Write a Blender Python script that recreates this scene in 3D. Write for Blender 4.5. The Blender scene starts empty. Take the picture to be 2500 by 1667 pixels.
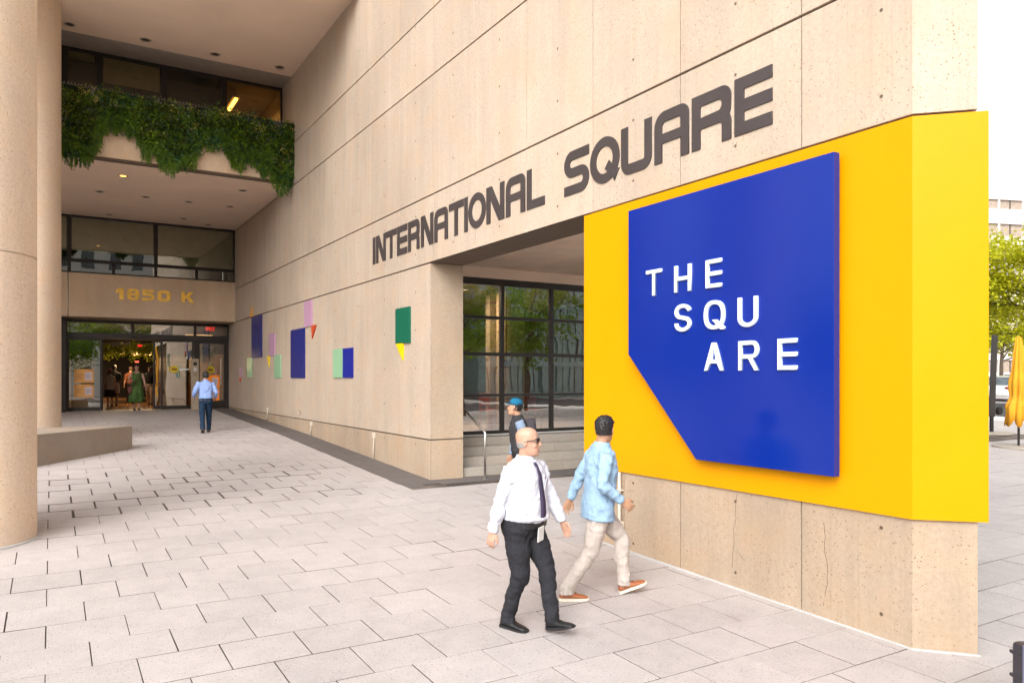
import bpy, bmesh, math, random
from mathutils import Vector, Matrix
random.seed(7)
R = math.radians
sc = bpy.context.scene
COL = sc.collection

# ------------------------------------------------------------------ camera
CZ = 2.15                       # eye height above the front of the plaza
FPX, CX, HY, YAW = 1847.26, 1250.0, 923.0, R(31.33)
cam = bpy.data.cameras.new('camera'); camo = bpy.data.objects.new('camera', cam); COL.objects.link(camo)
cam.sensor_width = 36; cam.lens = FPX / 2500 * 36; cam.shift_y = (HY - 833.5) / 2500
cam.clip_start = .05; cam.clip_end = 2000
camo.location = (0, 0, CZ); camo.rotation_euler = (R(90), 0, -YAW)
sc.camera = camo
# ------------------------------------------------------------------ sky, sun, exposure
SUN_DIR = Vector((-.63, -.57, .60)).normalized()         # towards the sun
world = bpy.data.worlds.new('World'); sc.world = world; world.use_nodes = True
wn = world.node_tree; wn.nodes.clear()
sky = wn.nodes.new('ShaderNodeTexSky'); sky.sky_type = 'NISHITA'; sky.sun_disc = False
sky.sun_elevation = math.asin(SUN_DIR.z); sky.sun_rotation = math.atan2(SUN_DIR.x, SUN_DIR.y)
sky.dust_density = 5.0; sky.air_density = 1.0; sky.ozone_density = 1.0
hs = wn.nodes.new('ShaderNodeHueSaturation'); hs.inputs['Saturation'].default_value = .08   # thin bright cloud all over
bg = wn.nodes.new('ShaderNodeBackground'); bg.inputs['Strength'].default_value = .15
wo = wn.nodes.new('ShaderNodeOutputWorld')
wn.links.new(sky.outputs[0], hs.inputs['Color']); wn.links.new(hs.outputs[0], bg.inputs['Color']); wn.links.new(bg.outputs[0], wo.inputs['Surface'])
sun = bpy.data.lights.new('sun', 'SUN'); sun.energy = .55; sun.angle = R(60); sun.color = (1, .95, .89)
suno = bpy.data.objects.new('sun', sun); COL.objects.link(suno)
suno.rotation_euler = SUN_DIR.to_track_quat('Z', 'Y').to_euler(); suno.location = (-20, -30, 40)
sc.view_settings.view_transform = 'Standard'; sc.view_settings.look = 'None'
sc.view_settings.exposure = 1.13; sc.view_settings.gamma = 1.0
sc.render.engine = 'CYCLES'
sc.cycles.use_denoising = True; sc.cycles.use_adaptive_sampling = True; sc.cycles.adaptive_threshold = .02
sc.cycles.max_bounces = 5; sc.cycles.diffuse_bounces = 3; sc.cycles.glossy_bounces = 3
sc.cycles.transparent_max_bounces = 16; sc.cycles.transmission_bounces = 4
sc.cycles.caustics_reflective = False; sc.cycles.caustics_refractive = False
sc.cycles.sample_clamp_indirect = 6

# ------------------------------------------------------------------ measuring: a point of the photograph on a known plane of the place
_s, _c = math.sin(YAW), math.cos(YAW)
def ray(x, y):
    u = (x - CX) / FPX
    return Vector((_s + _c * u, _c - _s * u, (HY - y) / FPX))
def wx(x, y, X):
    r = ray(x, y); p = r * (X / r.x); return Vector((p.x, p.y, p.z + CZ))
def wy(x, y, Y):
    r = ray(x, y); p = r * (Y / r.y); return Vector((p.x, p.y, p.z + CZ))
GP = [(-60, 0.), (3, 0.), (6.9, .11), (12.4, .33), (20, .67), (30, 1.0), (90, 1.0)]
def gz(Y):
    if Y > 90: return 1.0
    for (a, za), (b, zb) in zip(GP, GP[1:]):
        if a <= Y <= b: return za + (zb - za) * (Y - a) / (b - a)
    return 0. if Y < 0 else 1.0
def proj(p):
    d = _s * p[0] + _c * p[1]
    if d < .3: return None
    return CX + FPX * (_c * p[0] - _s * p[1]) / d, HY - FPX * (p[2] - CZ) / d, d

XW = 5.80                                                # face of the long concrete wall
ZD, ZC, ZB, ZA, ZE = 4.22, 5.425, 7.55, 8.735, 1.04      # its level joints
Z_SOF, Z_SOF2 = 10.67, 7.62                              # upper and lower soffit

# ------------------------------------------------------------------ helpers
def tag(o, label=None, cat=None, group=None, kind=None):
    if label: o['label'] = label
    if cat: o['category'] = cat
    if group: o['group'] = group
    if kind: o['kind'] = kind
    return o
def empty(name, loc=(0, 0, 0), rz=0, parent=None):
    o = bpy.data.objects.new(name, None); COL.objects.link(o); o.location = loc; o.rotation_euler = (0, 0, rz)
    o.empty_display_size = .2
    if parent: o.parent = parent
    return o
class MB:
    def __init__(s): s.v = []; s.f = []
    def add(s, vs, fs):
        o = len(s.v); s.v += [tuple(v) for v in vs]; s.f += [tuple(i + o for i in f) for f in fs]; return s
    def box(s, x0, x1, y0, y1, z0, z1):
        x0, x1 = min(x0, x1), max(x0, x1); y0, y1 = min(y0, y1), max(y0, y1); z0, z1 = min(z0, z1), max(z0, z1)
        return s.add([(x0, y0, z0), (x1, y0, z0), (x1, y1, z0), (x0, y1, z0), (x0, y0, z1), (x1, y0, z1), (x1, y1, z1), (x0, y1, z1)],
                     [(0, 3, 2, 1), (4, 5, 6, 7), (0, 1, 5, 4), (1, 2, 6, 5), (2, 3, 7, 6), (3, 0, 4, 7)])
    def prism(s, poly, d):
        "polygon (3D points, counter-clockwise seen from its front) pushed back by vector d"
        n = len(poly); p = [Vector(q) for q in poly]; d = Vector(d)
        s.add(p + [q + d for q in p], [tuple(range(n)), tuple(range(2 * n - 1, n - 1, -1))] + [(i, i + n, (i + 1) % n + n, (i + 1) % n) for i in range(n)])
        return s
    def loft(s, rings, cap=True):
        n = len(rings[0]); o = len(s.v)
        for r in rings: s.v += [tuple(q) for q in r]
        for k in range(len(rings) - 1):
            for i in range(n):
                j = (i + 1) % n
                s.f.append((o + k * n + i, o + k * n + j, o + (k + 1) * n + j, o + (k + 1) * n + i))
        if cap:
            s.f.append(tuple(o + i for i in range(n - 1, -1, -1)))
            s.f.append(tuple(o + (len(rings) - 1) * n + i for i in range(n)))
        return s
    def tube(s, pts, r, n=10):
        pts = [Vector(p) for p in pts]; rr = r if isinstance(r, (list, tuple)) else [r] * len(pts); rings = []
        t0 = (pts[1] - pts[0]).normalized(); up = Vector((0, 0, 1)) if abs(t0.z) < .9 else Vector((1, 0, 0))
        a = t0.cross(up).normalized()
        for i, p in enumerate(pts):
            t = (pts[min(i + 1, len(pts) - 1)] - pts[max(i - 1, 0)]).normalized()
            a = (a - t * a.dot(t)).normalized(); b = t.cross(a)
            rings.append([p + (a * math.cos(2 * math.pi * k / n) + b * math.sin(2 * math.pi * k / n)) * rr[i] for k in range(n)])
        return s.loft(rings)
    def ball(s, c, rx, ry=None, rz=None, n=14, m=9):
        ry = ry or rx; rz = rz or rx; c = Vector(c); rings = []
        for k in range(m + 1):
            a = -math.pi / 2 + math.pi * min(max(k / m, .02), .98)
            rings.append([c + Vector((rx * math.cos(a) * math.cos(2 * math.pi * i / n), ry * math.cos(a) * math.sin(2 * math.pi * i / n), rz * math.sin(a))) for i in range(n)])
        return s.loft(rings)
    def lathe(s, prof, c=(0, 0, 0), n=32):
        c = Vector(c)
        return s.loft([[c + Vector((r * math.cos(2 * math.pi * i / n), r * math.sin(2 * math.pi * i / n), z)) for i in range(n)] for r, z in prof])
    def mesh(s, name, mat):
        m = bpy.data.meshes.new(name); m.from_pydata(s.v, [], s.f); m.update()
        if mat: m.materials.append(mat)
        return m
    def build(s, name, mat, parent=None, smooth=False, bevel=0, seg=2):
        m = s.mesh(name, mat); o = bpy.data.objects.new(name, m); COL.objects.link(o)
        if parent: o.parent = parent
        if smooth:
            for p in m.polygons: p.use_smooth = True
        if bevel:
            b = o.modifiers.new('bevel', 'BEVEL'); b.width = bevel; b.segments = seg; b.limit_method = 'ANGLE'; b.angle_limit = R(40)
        return o
def B(name, mat, x0, x1, y0, y1, z0, z1, parent=None, bevel=0):
    return MB().box(x0, x1, y0, y1, z0, z1).build(name, mat, parent, bevel=bevel)
def clone(o, parent=None):
    c = o.copy(); COL.objects.link(c)
    if parent is not None: c.parent = parent
    return c

# ------------------------------------------------------------------ materials
def nodes(name):
    m = bpy.data.materials.new(name); m.use_nodes = True; t = m.node_tree; t.nodes.clear()
    o = t.nodes.new('ShaderNodeOutputMaterial'); p = t.nodes.new('ShaderNodeBsdfPrincipled')
    t.links.new(p.outputs[0], o.inputs['Surface'])
    return m, t, p, o
def nd(t, typ, ins=None, **kw):
    n = t.nodes.new(typ)
    for k, v in kw.items(): setattr(n, k, v)
    for k, v in (ins or {}).items():
        i = n.inputs[k]
        if hasattr(v, 'links') or hasattr(v, 'is_linked'): t.links.new(v, i)
        else: i.default_value = v
    return n
def col4(c): return (c[0], c[1], c[2], 1)
def coords(t, obj=False):
    if obj: return nd(t, 'ShaderNodeTexCoord').outputs['Object']
    return nd(t, 'ShaderNodeNewGeometry').outputs['Position']
def scaled(t, v, s):
    return nd(t, 'ShaderNodeVectorMath', {0: v, 1: s}, operation='MULTIPLY').outputs[0]
def noise(t, v, scale, detail=3, rough=.55):
    return nd(t, 'ShaderNodeTexNoise', {'Vector': v, 'Scale': scale, 'Detail': detail, 'Roughness': rough}).outputs['Fac']
def ramp(t, v, a, b, lo=0., hi=1.):
    return nd(t, 'ShaderNodeMapRange', {'Value': v, 'From Min': a, 'From Max': b, 'To Min': lo, 'To Max': hi}).outputs[0]
def mixc(t, f, a, b, mode='MIX'):
    n = nd(t, 'ShaderNodeMix', data_type='RGBA', blend_type=mode)
    for i, v in ((0, f), (6, a), (7, b)):
        if hasattr(v, 'is_linked'): t.links.new(v, n.inputs[i])
        else: n.inputs[i].default_value = v if i == 0 else col4(v)
    return n.outputs[2]
def math_(t, op, a, b=0., c=None):
    n = nd(t, 'ShaderNodeMath', operation=op)
    for i, v in enumerate((a, b, c)):
        if v is None: continue
        if hasattr(v, 'is_linked'): t.links.new(v, n.inputs[i])
        else: n.inputs[i].default_value = v
    return n.outputs[0]
def bump(t, p, h, strength=.3, dist=.01):
    b = nd(t, 'ShaderNodeBump', {'Height': h, 'Strength': strength, 'Distance': dist}); t.links.new(b.outputs[0], p.inputs['Normal'])
def M(name, c, rough=.6, metal=0., spec=.5, var=.12, vs=3., bs=60., bst=.08, obj=False, emit=None, coat=0.):
    m, t, p, o = nodes(name); v = coords(t, obj)
    n1 = noise(t, v, vs, 4); f = ramp(t, n1, .3, .7, 1 - var, 1 + var)
    cc = nd(t, 'ShaderNodeVectorMath', {0: c[:3], 1: f}, operation='MULTIPLY').outputs[0]
    t.links.new(cc, p.inputs['Base Color'])
    t.links.new(ramp(t, n1, .3, .7, rough * .92, min(1, rough * 1.08)), p.inputs['Roughness'])
    p.inputs['Metallic'].default_value = metal; p.inputs['Specular IOR Level'].default_value = spec; p.inputs['Coat Weight'].default_value = coat
    if bst: bump(t, p, noise(t, v, bs, 2), bst, .004)
    if emit: p.inputs['Emission Color'].default_value = col4(emit[0]); p.inputs['Emission Strength'].default_value = emit[1]
    return m
def speckle(t, v, scale, r0, r1, thr):
    "scattered dots: mask 1 inside a dot; only a share thr of the cells has one"
    vo = nd(t, 'ShaderNodeTexVoronoi', {'Vector': v, 'Scale': scale}, feature='F1')
    sep = nd(t, 'ShaderNodeSeparateColor', {0: vo.outputs['Color']})
    on = math_(t, 'LESS_THAN', sep.outputs[0], thr)
    return math_(t, 'MULTIPLY', ramp(t, vo.outputs['Distance'], r0, r1, 1, 0), on), sep.outputs[1]
def concrete(name, base, streak=.10, pits=.35, ribs=True, holes=False, rough=.85, stain=.16, grain=1.):
    m, t, p, o = nodes(name); v = coords(t)
    big = noise(t, v, .55, 3, .6); med = noise(t, scaled(t, v, (1, 1, .12)), 3.2, 3, .65)
    f = math_(t, 'MULTIPLY', ramp(t, big, .3, .7, 1 - stain, 1 + stain * .6), ramp(t, med, .3, .7, 1 - streak, 1 + streak))
    wob = ramp(t, noise(t, v, 26., 2, .7), .3, .7, .93, 1.07)
    f = math_(t, 'MULTIPLY', math_(t, 'MULTIPLY', f, wob), ramp(t, nd(t, 'ShaderNodeObjectInfo').outputs['Random'], 0, 1, .955, 1.035))
    c = nd(t, 'ShaderNodeVectorMath', {0: base, 1: f}, operation='MULTIPLY').outputs[0]
    c = mixc(t, ramp(t, noise(t, v, 1.7, 3), .45, .75, 0, .5), c, (base[0] * 1.08, base[1] * .93, base[2] * .78))
    dense = ramp(t, noise(t, v, 2.2, 3), .35, .7, .3, 1.)
    s1, r1 = speckle(t, v, 30 * grain, .12, .26, pits)
    s2, r2 = speckle(t, v, 62 * grain, .15, .36, pits * 1.1)
    s3, r3 = speckle(t, v, 13 * grain, .035, .085, pits * .8)
    c = mixc(t, math_(t, 'MULTIPLY', math_(t, 'MULTIPLY', s1, dense), .9), c, (base[0] * .32, base[1] * .22, base[2] * .15))
    c = mixc(t, math_(t, 'MULTIPLY', math_(t, 'MULTIPLY', s2, dense), .7), c, (base[0] * .52, base[1] * .37, base[2] * .26))
    c = mixc(t, math_(t, 'MULTIPLY', s3, .85), c, (base[0] * .33, base[1] * .25, base[2] * .2))
    hgt = math_(t, 'MULTIPLY', noise(t, v, 90 * grain, 1), .8)
    if ribs:                                            # board-marked: fine upright lines
        rb = noise(t, scaled(t, v, (1, 1, .01)), 38, 2, .5)
        hgt = math_(t, 'ADD', hgt, math_(t, 'MULTIPLY', rb, 1.6))
        c = mixc(t, ramp(t, rb, .55, .75, 0, .14), c, (base[0] * .62, base[1] * .56, base[2] * .5))
    if holes:                                           # form tie holes, one column in the middle of each bay
        sp = nd(t, 'ShaderNodeSeparateXYZ', {0: v})
        yy = math_(t, 'MULTIPLY', math_(t, 'SUBTRACT', math_(t, 'FRACT', math_(t, 'DIVIDE', math_(t, 'SUBTRACT', sp.outputs[1], 4.49), 1.545)), .5), 1.545)
        zz = math_(t, 'MULTIPLY', math_(t, 'SUBTRACT', math_(t, 'FRACT', math_(t, 'DIVIDE', math_(t, 'SUBTRACT', sp.outputs[2], 4.10), .705)), .5), .705)
        d = math_(t, 'SQRT', math_(t, 'ADD', math_(t, 'MULTIPLY', yy, yy), math_(t, 'MULTIPLY', zz, zz)))
        h = ramp(t, d, .012, .02, 1, 0)
        c = mixc(t, h, c, (base[0] * .25, base[1] * .22, base[2] * .2))
    t.links.new(c, p.inputs['Base Color']); p.inputs['Roughness'].default_value = rough; p.inputs['Specular IOR Level'].default_value = .3
    bump(t, p, hgt, .45, .004)
    return m
def glass(name, tint=(.80, .82, .80), refl=.16, wav=.02, rough=0., ws=.9):
    m, t, p, o = nodes(name); t.nodes.remove(p)
    v = coords(t); g = nd(t, 'ShaderNodeBsdfGlossy', {'Color': (1, 1, 1, 1), 'Roughness': rough})
    tr = nd(t, 'ShaderNodeBsdfTransparent', {'Color': col4(tint)})
    fr = nd(t, 'ShaderNodeFresnel', {'IOR': 1.5}).outputs[0]
    f = math_(t, 'ADD', refl, fr)
    mx = nd(t, 'ShaderNodeMixShader', {0: f}); t.links.new(tr.outputs[0], mx.inputs[1]); t.links.new(g.outputs[0], mx.inputs[2])
    t.links.new(mx.outputs[0], o.inputs['Surface'])
    b = nd(t, 'ShaderNodeBump', {'Height': noise(t, scaled(t, v, (1, 1, .6)), ws, 2), 'Strength': wav, 'Distance': 1.}); t.links.new(b.outputs[0], g.inputs['Normal'])
    return m
def emis(name, c, s):
    m, t, p, o = nodes(name); p.inputs['Base Color'].default_value = col4(c); p.inputs['Emission Color'].default_value = col4(c); p.inputs['Emission Strength'].default_value = s
    return m
def leafmat(name, c, c2, transl=.35, rough=.5, vs=2.5):
    m, t, p, o = nodes(name); v = coords(t)
    n1 = noise(t, v, vs, 4); oi = nd(t, 'ShaderNodeTexWhiteNoise', {'Vector': scaled(t, v, (9., 9., 9.))}).outputs[0]
    n2 = noise(t, v, 14., 2)
    c_ = mixc(t, ramp(t, n1, .35, .65), c, c2); c_ = mixc(t, ramp(t, n2, .35, .7, 0, .55), c_, (c2[0] * 1.25, c2[1] * 1.2, c2[2]))
    t.links.new(c_, p.inputs['Base Color']); p.inputs['Roughness'].default_value = rough; p.inputs['Specular IOR Level'].default_value = .3
    tl = nd(t, 'ShaderNodeBsdfTranslucent'); t.links.new(c_, tl.inputs['Color'])
    mx = nd(t, 'ShaderNodeMixShader', {0: transl}); t.links.new(p.outputs[0], mx.inputs[1]); t.links.new(tl.outputs[0], mx.inputs[2]); t.links.new(mx.outputs[0], o.inputs['Surface'])
    return m
CONC = concrete('board_marked_concrete', (.46, .372, .292), holes=True, pits=.40, streak=.06, stain=.10)
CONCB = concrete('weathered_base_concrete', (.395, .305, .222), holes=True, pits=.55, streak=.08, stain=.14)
CONC2 = concrete('bush_hammered_concrete', (.43, .335, .245), ribs=False, pits=.6, streak=.05)
COLM = concrete('aggregate_concrete', (.70, .56, .43), ribs=False, pits=.6, streak=.05, stain=.12)
SPAN = concrete('spandrel_concrete', (.60, .45, .315), ribs=False, pits=.40, streak=.05)
BENCHM = concrete('bench_concrete', (.30, .245, .20), ribs=False, pits=.06, streak=.05, stain=.22)
STEPM = concrete('step_granite', (.36, .32, .275), ribs=False, pits=.2, streak=.02, stain=.06, grain=2.2)
JOINT = M('joint_brown', (.12, .085, .06), .95)  # dark brown of the wall joints
PLAST = M('soffit_plaster', (.78, .61, .475), .9, var=.05, vs=.8, bs=90, bst=.05)
SOFB = concrete('soffit_board', (.74, .58, .45), ribs=False, pits=.1, streak=.08)
VENT = M('vent_mesh', (.34, .29, .25), .8, bs=300, bst=.4)
BRONZE = M('dark_bronze', (.030, .025, .022), .42, .6, var=.15)
BRONZE2 = M('bronze_frame', (.045, .038, .034), .45, .5, var=.15)
LETTER = M('letter_bronze', (.055, .043, .042), .55, .1, var=.08)
YEL = M('yellow_panel_paint', (.68, .285, .0), .40, 0, .14, var=.015, bs=8, bst=.01)
BLU = M('blue_panel_paint', (.0, .018, .23), .18, 0, .42, var=.008, bs=8, bst=.01)
WHT = M('white_letter_paint', (.72, .82, .84), .45, var=.02)
GOLD = M('brass', (.95, .58, .09), .35, .25, var=.2, vs=6)
STEEL = M('brushed_steel', (.55, .52, .48), .32, 1., var=.08)
CREAM = M('conduit_paint', (.60, .52, .42), .6)
SEAL = M('sealant', (.47, .46, .45), .8)
GLASS = glass('entrance_glass', (.70, .70, .66), .18, .004)
GLASS2 = glass('shopfront_glass', (.80, .78, .74), .26, .004)
GLASSW = glass('window_glass', (.80, .80, .72), .10, .003)
GLASSU = glass('upper_glass', (.72, .70, .62), .0, .002)
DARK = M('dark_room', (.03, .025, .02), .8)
SHADE = M('roller_shade', (.60, .60, .46), .8, bs=200, bst=.1)
BLIND = M('window_blind', (.55, .45, .26), .8, bs=200, bst=.1)
GREYP = M('pale_render', (.62, .60, .57), .8)
ASPH = M('asphalt', (.05, .05, .052), .9, var=.2, bs=120, bst=.4)

def paver_mat(name, base, dark=.0):
    m, t, p, o = nodes(name); v = coords(t)
    sp = nd(t, 'ShaderNodeSeparateXYZ', {0: v})
    row = math_(t, 'FLOOR', math_(t, 'DIVIDE', math_(t, 'SUBTRACT', sp.outputs[1], 6.19), .541))
    odd = math_(t, 'MULTIPLY', math_(t, 'FLOORED_MODULO', row, 2.), .5)
    colm = math_(t, 'FLOOR', math_(t, 'ADD', math_(t, 'DIVIDE', math_(t, 'SUBTRACT', sp.outputs[0], .25), .573), odd))
    cell = nd(t, 'ShaderNodeCombineXYZ', {0: row, 1: colm, 2: 0.})
    wn_ = nd(t, 'ShaderNodeTexWhiteNoise', {'Vector': cell.outputs[0]}).outputs[0]
    f = math_(t, 'MULTIPLY', ramp(t, wn_, 0, 1, .955, 1.035), ramp(t, noise(t, v, .5, 3), .3, .7, .90, 1.06))
    f = math_(t, 'MULTIPLY', f, ramp(t, noise(t, v, 5., 2), .3, .7, .95, 1.05))
    f = math_(t, 'MULTIPLY', f, ramp(t, noise(t, v, 110., 1, .7), .3, .7, .86, 1.12))
    c = nd(t, 'ShaderNodeVectorMath', {0: base, 1: f}, operation='MULTIPLY').outputs[0]
    s1, _ = speckle(t, v, 40, .12, .28, .34); s2, _ = speckle(t, v, 85, .15, .38, .5); s3, _ = speckle(t, v, 52, .12, .3, .25)
    c = mixc(t, math_(t, 'MULTIPLY', s1, .8), c, (base[0] * .36, base[1] * .32, base[2] * .30))
    c = mixc(t, math_(t, 'MULTIPLY', s2, .4), c, (base[0] * .6, base[1] * .56, base[2] * .54))
    c = mixc(t, math_(t, 'MULTIPLY', s3, .45), c, (min(1, base[0] * 1.4), min(1, base[1] * 1.4), min(1, base[2] * 1.4)))
    gum, _ = speckle(t, v, 2.3, .018, .04, .5); c = mixc(t, math_(t, 'MULTIPLY', gum, .35), c, (base[0] * .45, base[1] * .42, base[2] * .4))
    wet = math_(t, 'MULTIPLY', ramp(t, noise(t, v, 1.1, 3, .7), .62, .72, 0, 1), .25)
    c = mixc(t, wet, c, (base[0] * .6, base[1] * .52, base[2] * .45))
    t.links.new(c, p.inputs['Base Color']); p.inputs['Roughness'].default_value = .75; p.inputs['Specular IOR Level'].default_value = .3
    bump(t, p, noise(t, v, 110., 1), .35, .003)
    return m
PAVE = paver_mat('aggregate_paver', (.44, .397, .383))
PAVED = paver_mat('dark_paver', (.135, .118, .112))
def bed_mat():
    m, t, p, o = nodes('joint_sand'); v = coords(t)
    c = mixc(t, ramp(t, noise(t, v, .9, 4), .42, .6), (.17, .135, .11), (.05, .036, .028))
    t.links.new(c, p.inputs['Base Color']); p.inputs['Roughness'].default_value = .95; bump(t, p, noise(t, v, 200., 2), .5, .004)
    return m
BED = bed_mat()

# ================================================================== SETTING: ground
g = MB(); ys = [-150, 3, 6.9, 12.4, 20, 30, 90, 700]
vs = [(x, y, gz(y) - .035) for y in ys for x in (-150, 700)]
g.add(vs, [(2 * i, 2 * i + 1, 2 * i + 3, 2 * i + 2) for i in range(len(ys) - 1)])
o = g.build('ground', PAVE); tag(o, kind='structure')
PX0, PY0, PW, PH = .25, 6.19, .573, .541
pav = empty('pavement'); tag(pav, kind='structure')
bed = MB(); vs = [(x, y, gz(y) - .010) for y in (-4, 3, 6.9, 12.4, 20, 30.3) for x in (-8.5, 27)]
bed.add(vs, [(2 * i, 2 * i + 1, 2 * i + 3, 2 * i + 2) for i in range(5)]).build('joint_bed', BED, pav)
def paver_geo(w, h, g_=.0025, ch=.0015):
    a, b = w / 2 - g_, h / 2 - g_; mb = MB(); r = []
    for (i, z) in ((0, -.03), (0, -ch), (ch, 0)):
        r.append([Vector((-a + i, -b + i, z)), Vector((a - i, -b + i, z)), Vector((a - i, b - i, z)), Vector((-a + i, b - i, z))])
    mb.loft(r, cap=False); mb.f.append((8, 9, 10, 11)); return mb       # faces 0-3 are the sides, the rest is the top
def two_tone(me, n=1):
    me.materials.append(BED); fl = [1 if i % 9 < 4 else 0 for i in range(len(me.polygons))]
    me.polygons.foreach_set('material_index', fl); return me
cells = []
for r in range(-18, 45):
    y0 = PY0 + PH * r; y1 = y0 + PH; yc = (y0 + y1) / 2
    if y1 > 30.35: break
    off = 0 if r % 2 == 0 else -.5
    for k in range(-16, 48):
        x0 = PX0 + PW * (k + off); x1 = x0 + PW
        if x0 < -8.4 or x1 > 26.9: continue
        if yc > 11.8:
            if x0 > 5.13: continue
            x1 = min(x1, 5.13)
            if x1 - x0 < .06: continue
        xc = (x0 + x1) / 2; 
        if 5.86 < x0 and x1 < 6.42 and y0 > 3.7: continue
        q = proj((xc, yc, gz(yc))); vis = q and -60 < q[0] < 2560 and q[1] < 1720
        hidden = vis and xc > 6.3 and q[0] < 2380 and yc < 11
        cells.append((xc, yc, x1 - x0, (q[2] if (vis and not hidden) else 999), r))
cells.sort(key=lambda c: c[3])
base_meshes = {}
rest = MB()
for i, (xc, yc, w, d, r) in enumerate(cells):
    wide = .0035 + (random.uniform(.004, .016) if (11.8 < yc < 15.6 and -.2 < xc < 4.4 and random.random() < .8) else 0) + (random.random() ** 3) * .003
    sl = math.atan2(gz(yc + .2) - gz(yc - .2), .4); zz = gz(yc) + random.uniform(-.0018, .0018)
    rot = Matrix.Translation((xc, yc, zz)) @ Matrix.Rotation(sl + random.uniform(-.002, .002), 4, 'X') @ Matrix.Rotation(random.uniform(-.0025, .0025), 4, 'Z') @ Matrix.Rotation(random.uniform(-.002, .002), 4, 'Y')
    if i < 300 and d < 900 and yc < 11.8:
        key = (round(w, 2), random.randrange(4))
        if key not in base_meshes: base_meshes[key] = paver_geo(w, PH, (.003, .0035, .0045, .006)[key[1]]).mesh('paver', PAVE); two_tone(base_meshes[key])
        o = bpy.data.objects.new('paver', base_meshes[key]); COL.objects.link(o); o.parent = pav; o.matrix_local = rot
    else:
        mb = paver_geo(w, PH, wide); rest.add([rot @ Vector(v) for v in mb.v], mb.f)
o = rest.build('paving_beyond', PAVE, pav); two_tone(o.data); tag(o, kind='stuff')
# dark granite band along the wall foot and the steps
band = empty('border_paving'); tag(band, kind='structure')
bed = MB(); vs = [(x, y, gz(y) - .008) for y in (11.82, 12.4, 20, 30.3) for x in (5.13, 5.86)]
bed.add(vs, [(2 * i, 2 * i + 1, 2 * i + 3, 2 * i + 2) for i in range(3)]).build('joint_bed', BED, band)
B('joint_bed', BED, 5.86, 13, 11.82, 12.44, .2, .31, band)
y = 11.82
while y < 30.2:
    L_ = .62; 
    for (a, b) in ((5.135, 5.47), (5.474, 5.80)):
        yc = y + L_ / 2 + (.2 if b > 5.6 else 0); w = b - a
        mb = paver_geo(w, L_, .003); sl = math.atan2(gz(yc + .2) - gz(yc - .2), .4)
        o = mb.build('dark_paver', PAVED, band); o.matrix_local = Matrix.Translation(((a + b) / 2, yc, gz(yc) + .001 + random.uniform(0, .002))) @ Matrix.Rotation(sl, 4, 'X')
    y += L_
x = 5.81
while x < 12.5:
    o = paver_geo(.62, .60, .003).build('dark_paver', PAVED, band); o.matrix_local = Matrix.Translation((x + .31, 12.125, gz(12.1) + .001)); x += .62
# street far right, kerb
def strip(name, mat, x0, x1, lo, hi):
    yy = [-120, 3, 6.9, 12.4, 20, 30, 120]
    o = MB().loft([[Vector((x0, y, gz(y) + lo)), Vector((x1, y, gz(y) + lo)), Vector((x1, y, gz(y) + hi)), Vector((x0, y, gz(y) + hi))] for y in yy]).build(name, mat); tag(o, kind='structure')
strip('road', ASPH, 33, 46, -.2, -.02); strip('kerb', GREYP, 32.6, 33, -.2, .1)
B('street', ASPH, -150, 32, -30, -18, -.3, -.02); tag(bpy.data.objects['street'], kind='structure')

# ================================================================== LONG CONCRETE WALL
wall = empty('concrete_wall', (XW, 12, 0)); 
tag(wall, 'long board-marked concrete wall with dark joints and a square opening above the steps', 'wall')
def wpart(mb, name, mat, bevel=0):
    o = mb.build(name, mat, wall, bevel=bevel); o.matrix_parent_inverse = Matrix.Translation((-XW, -12, 0)); return o
YJ = [4.49 + 1.545 * i for i in range(17)]             # upright joints
Y_OP0, Y_OP1 = 7.66, 12.38                               # opening
TH = .68; XB = XW + TH; Y_TIP = 3.129; Y_FOLD = 3.455; XT = XW + .326
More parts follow.
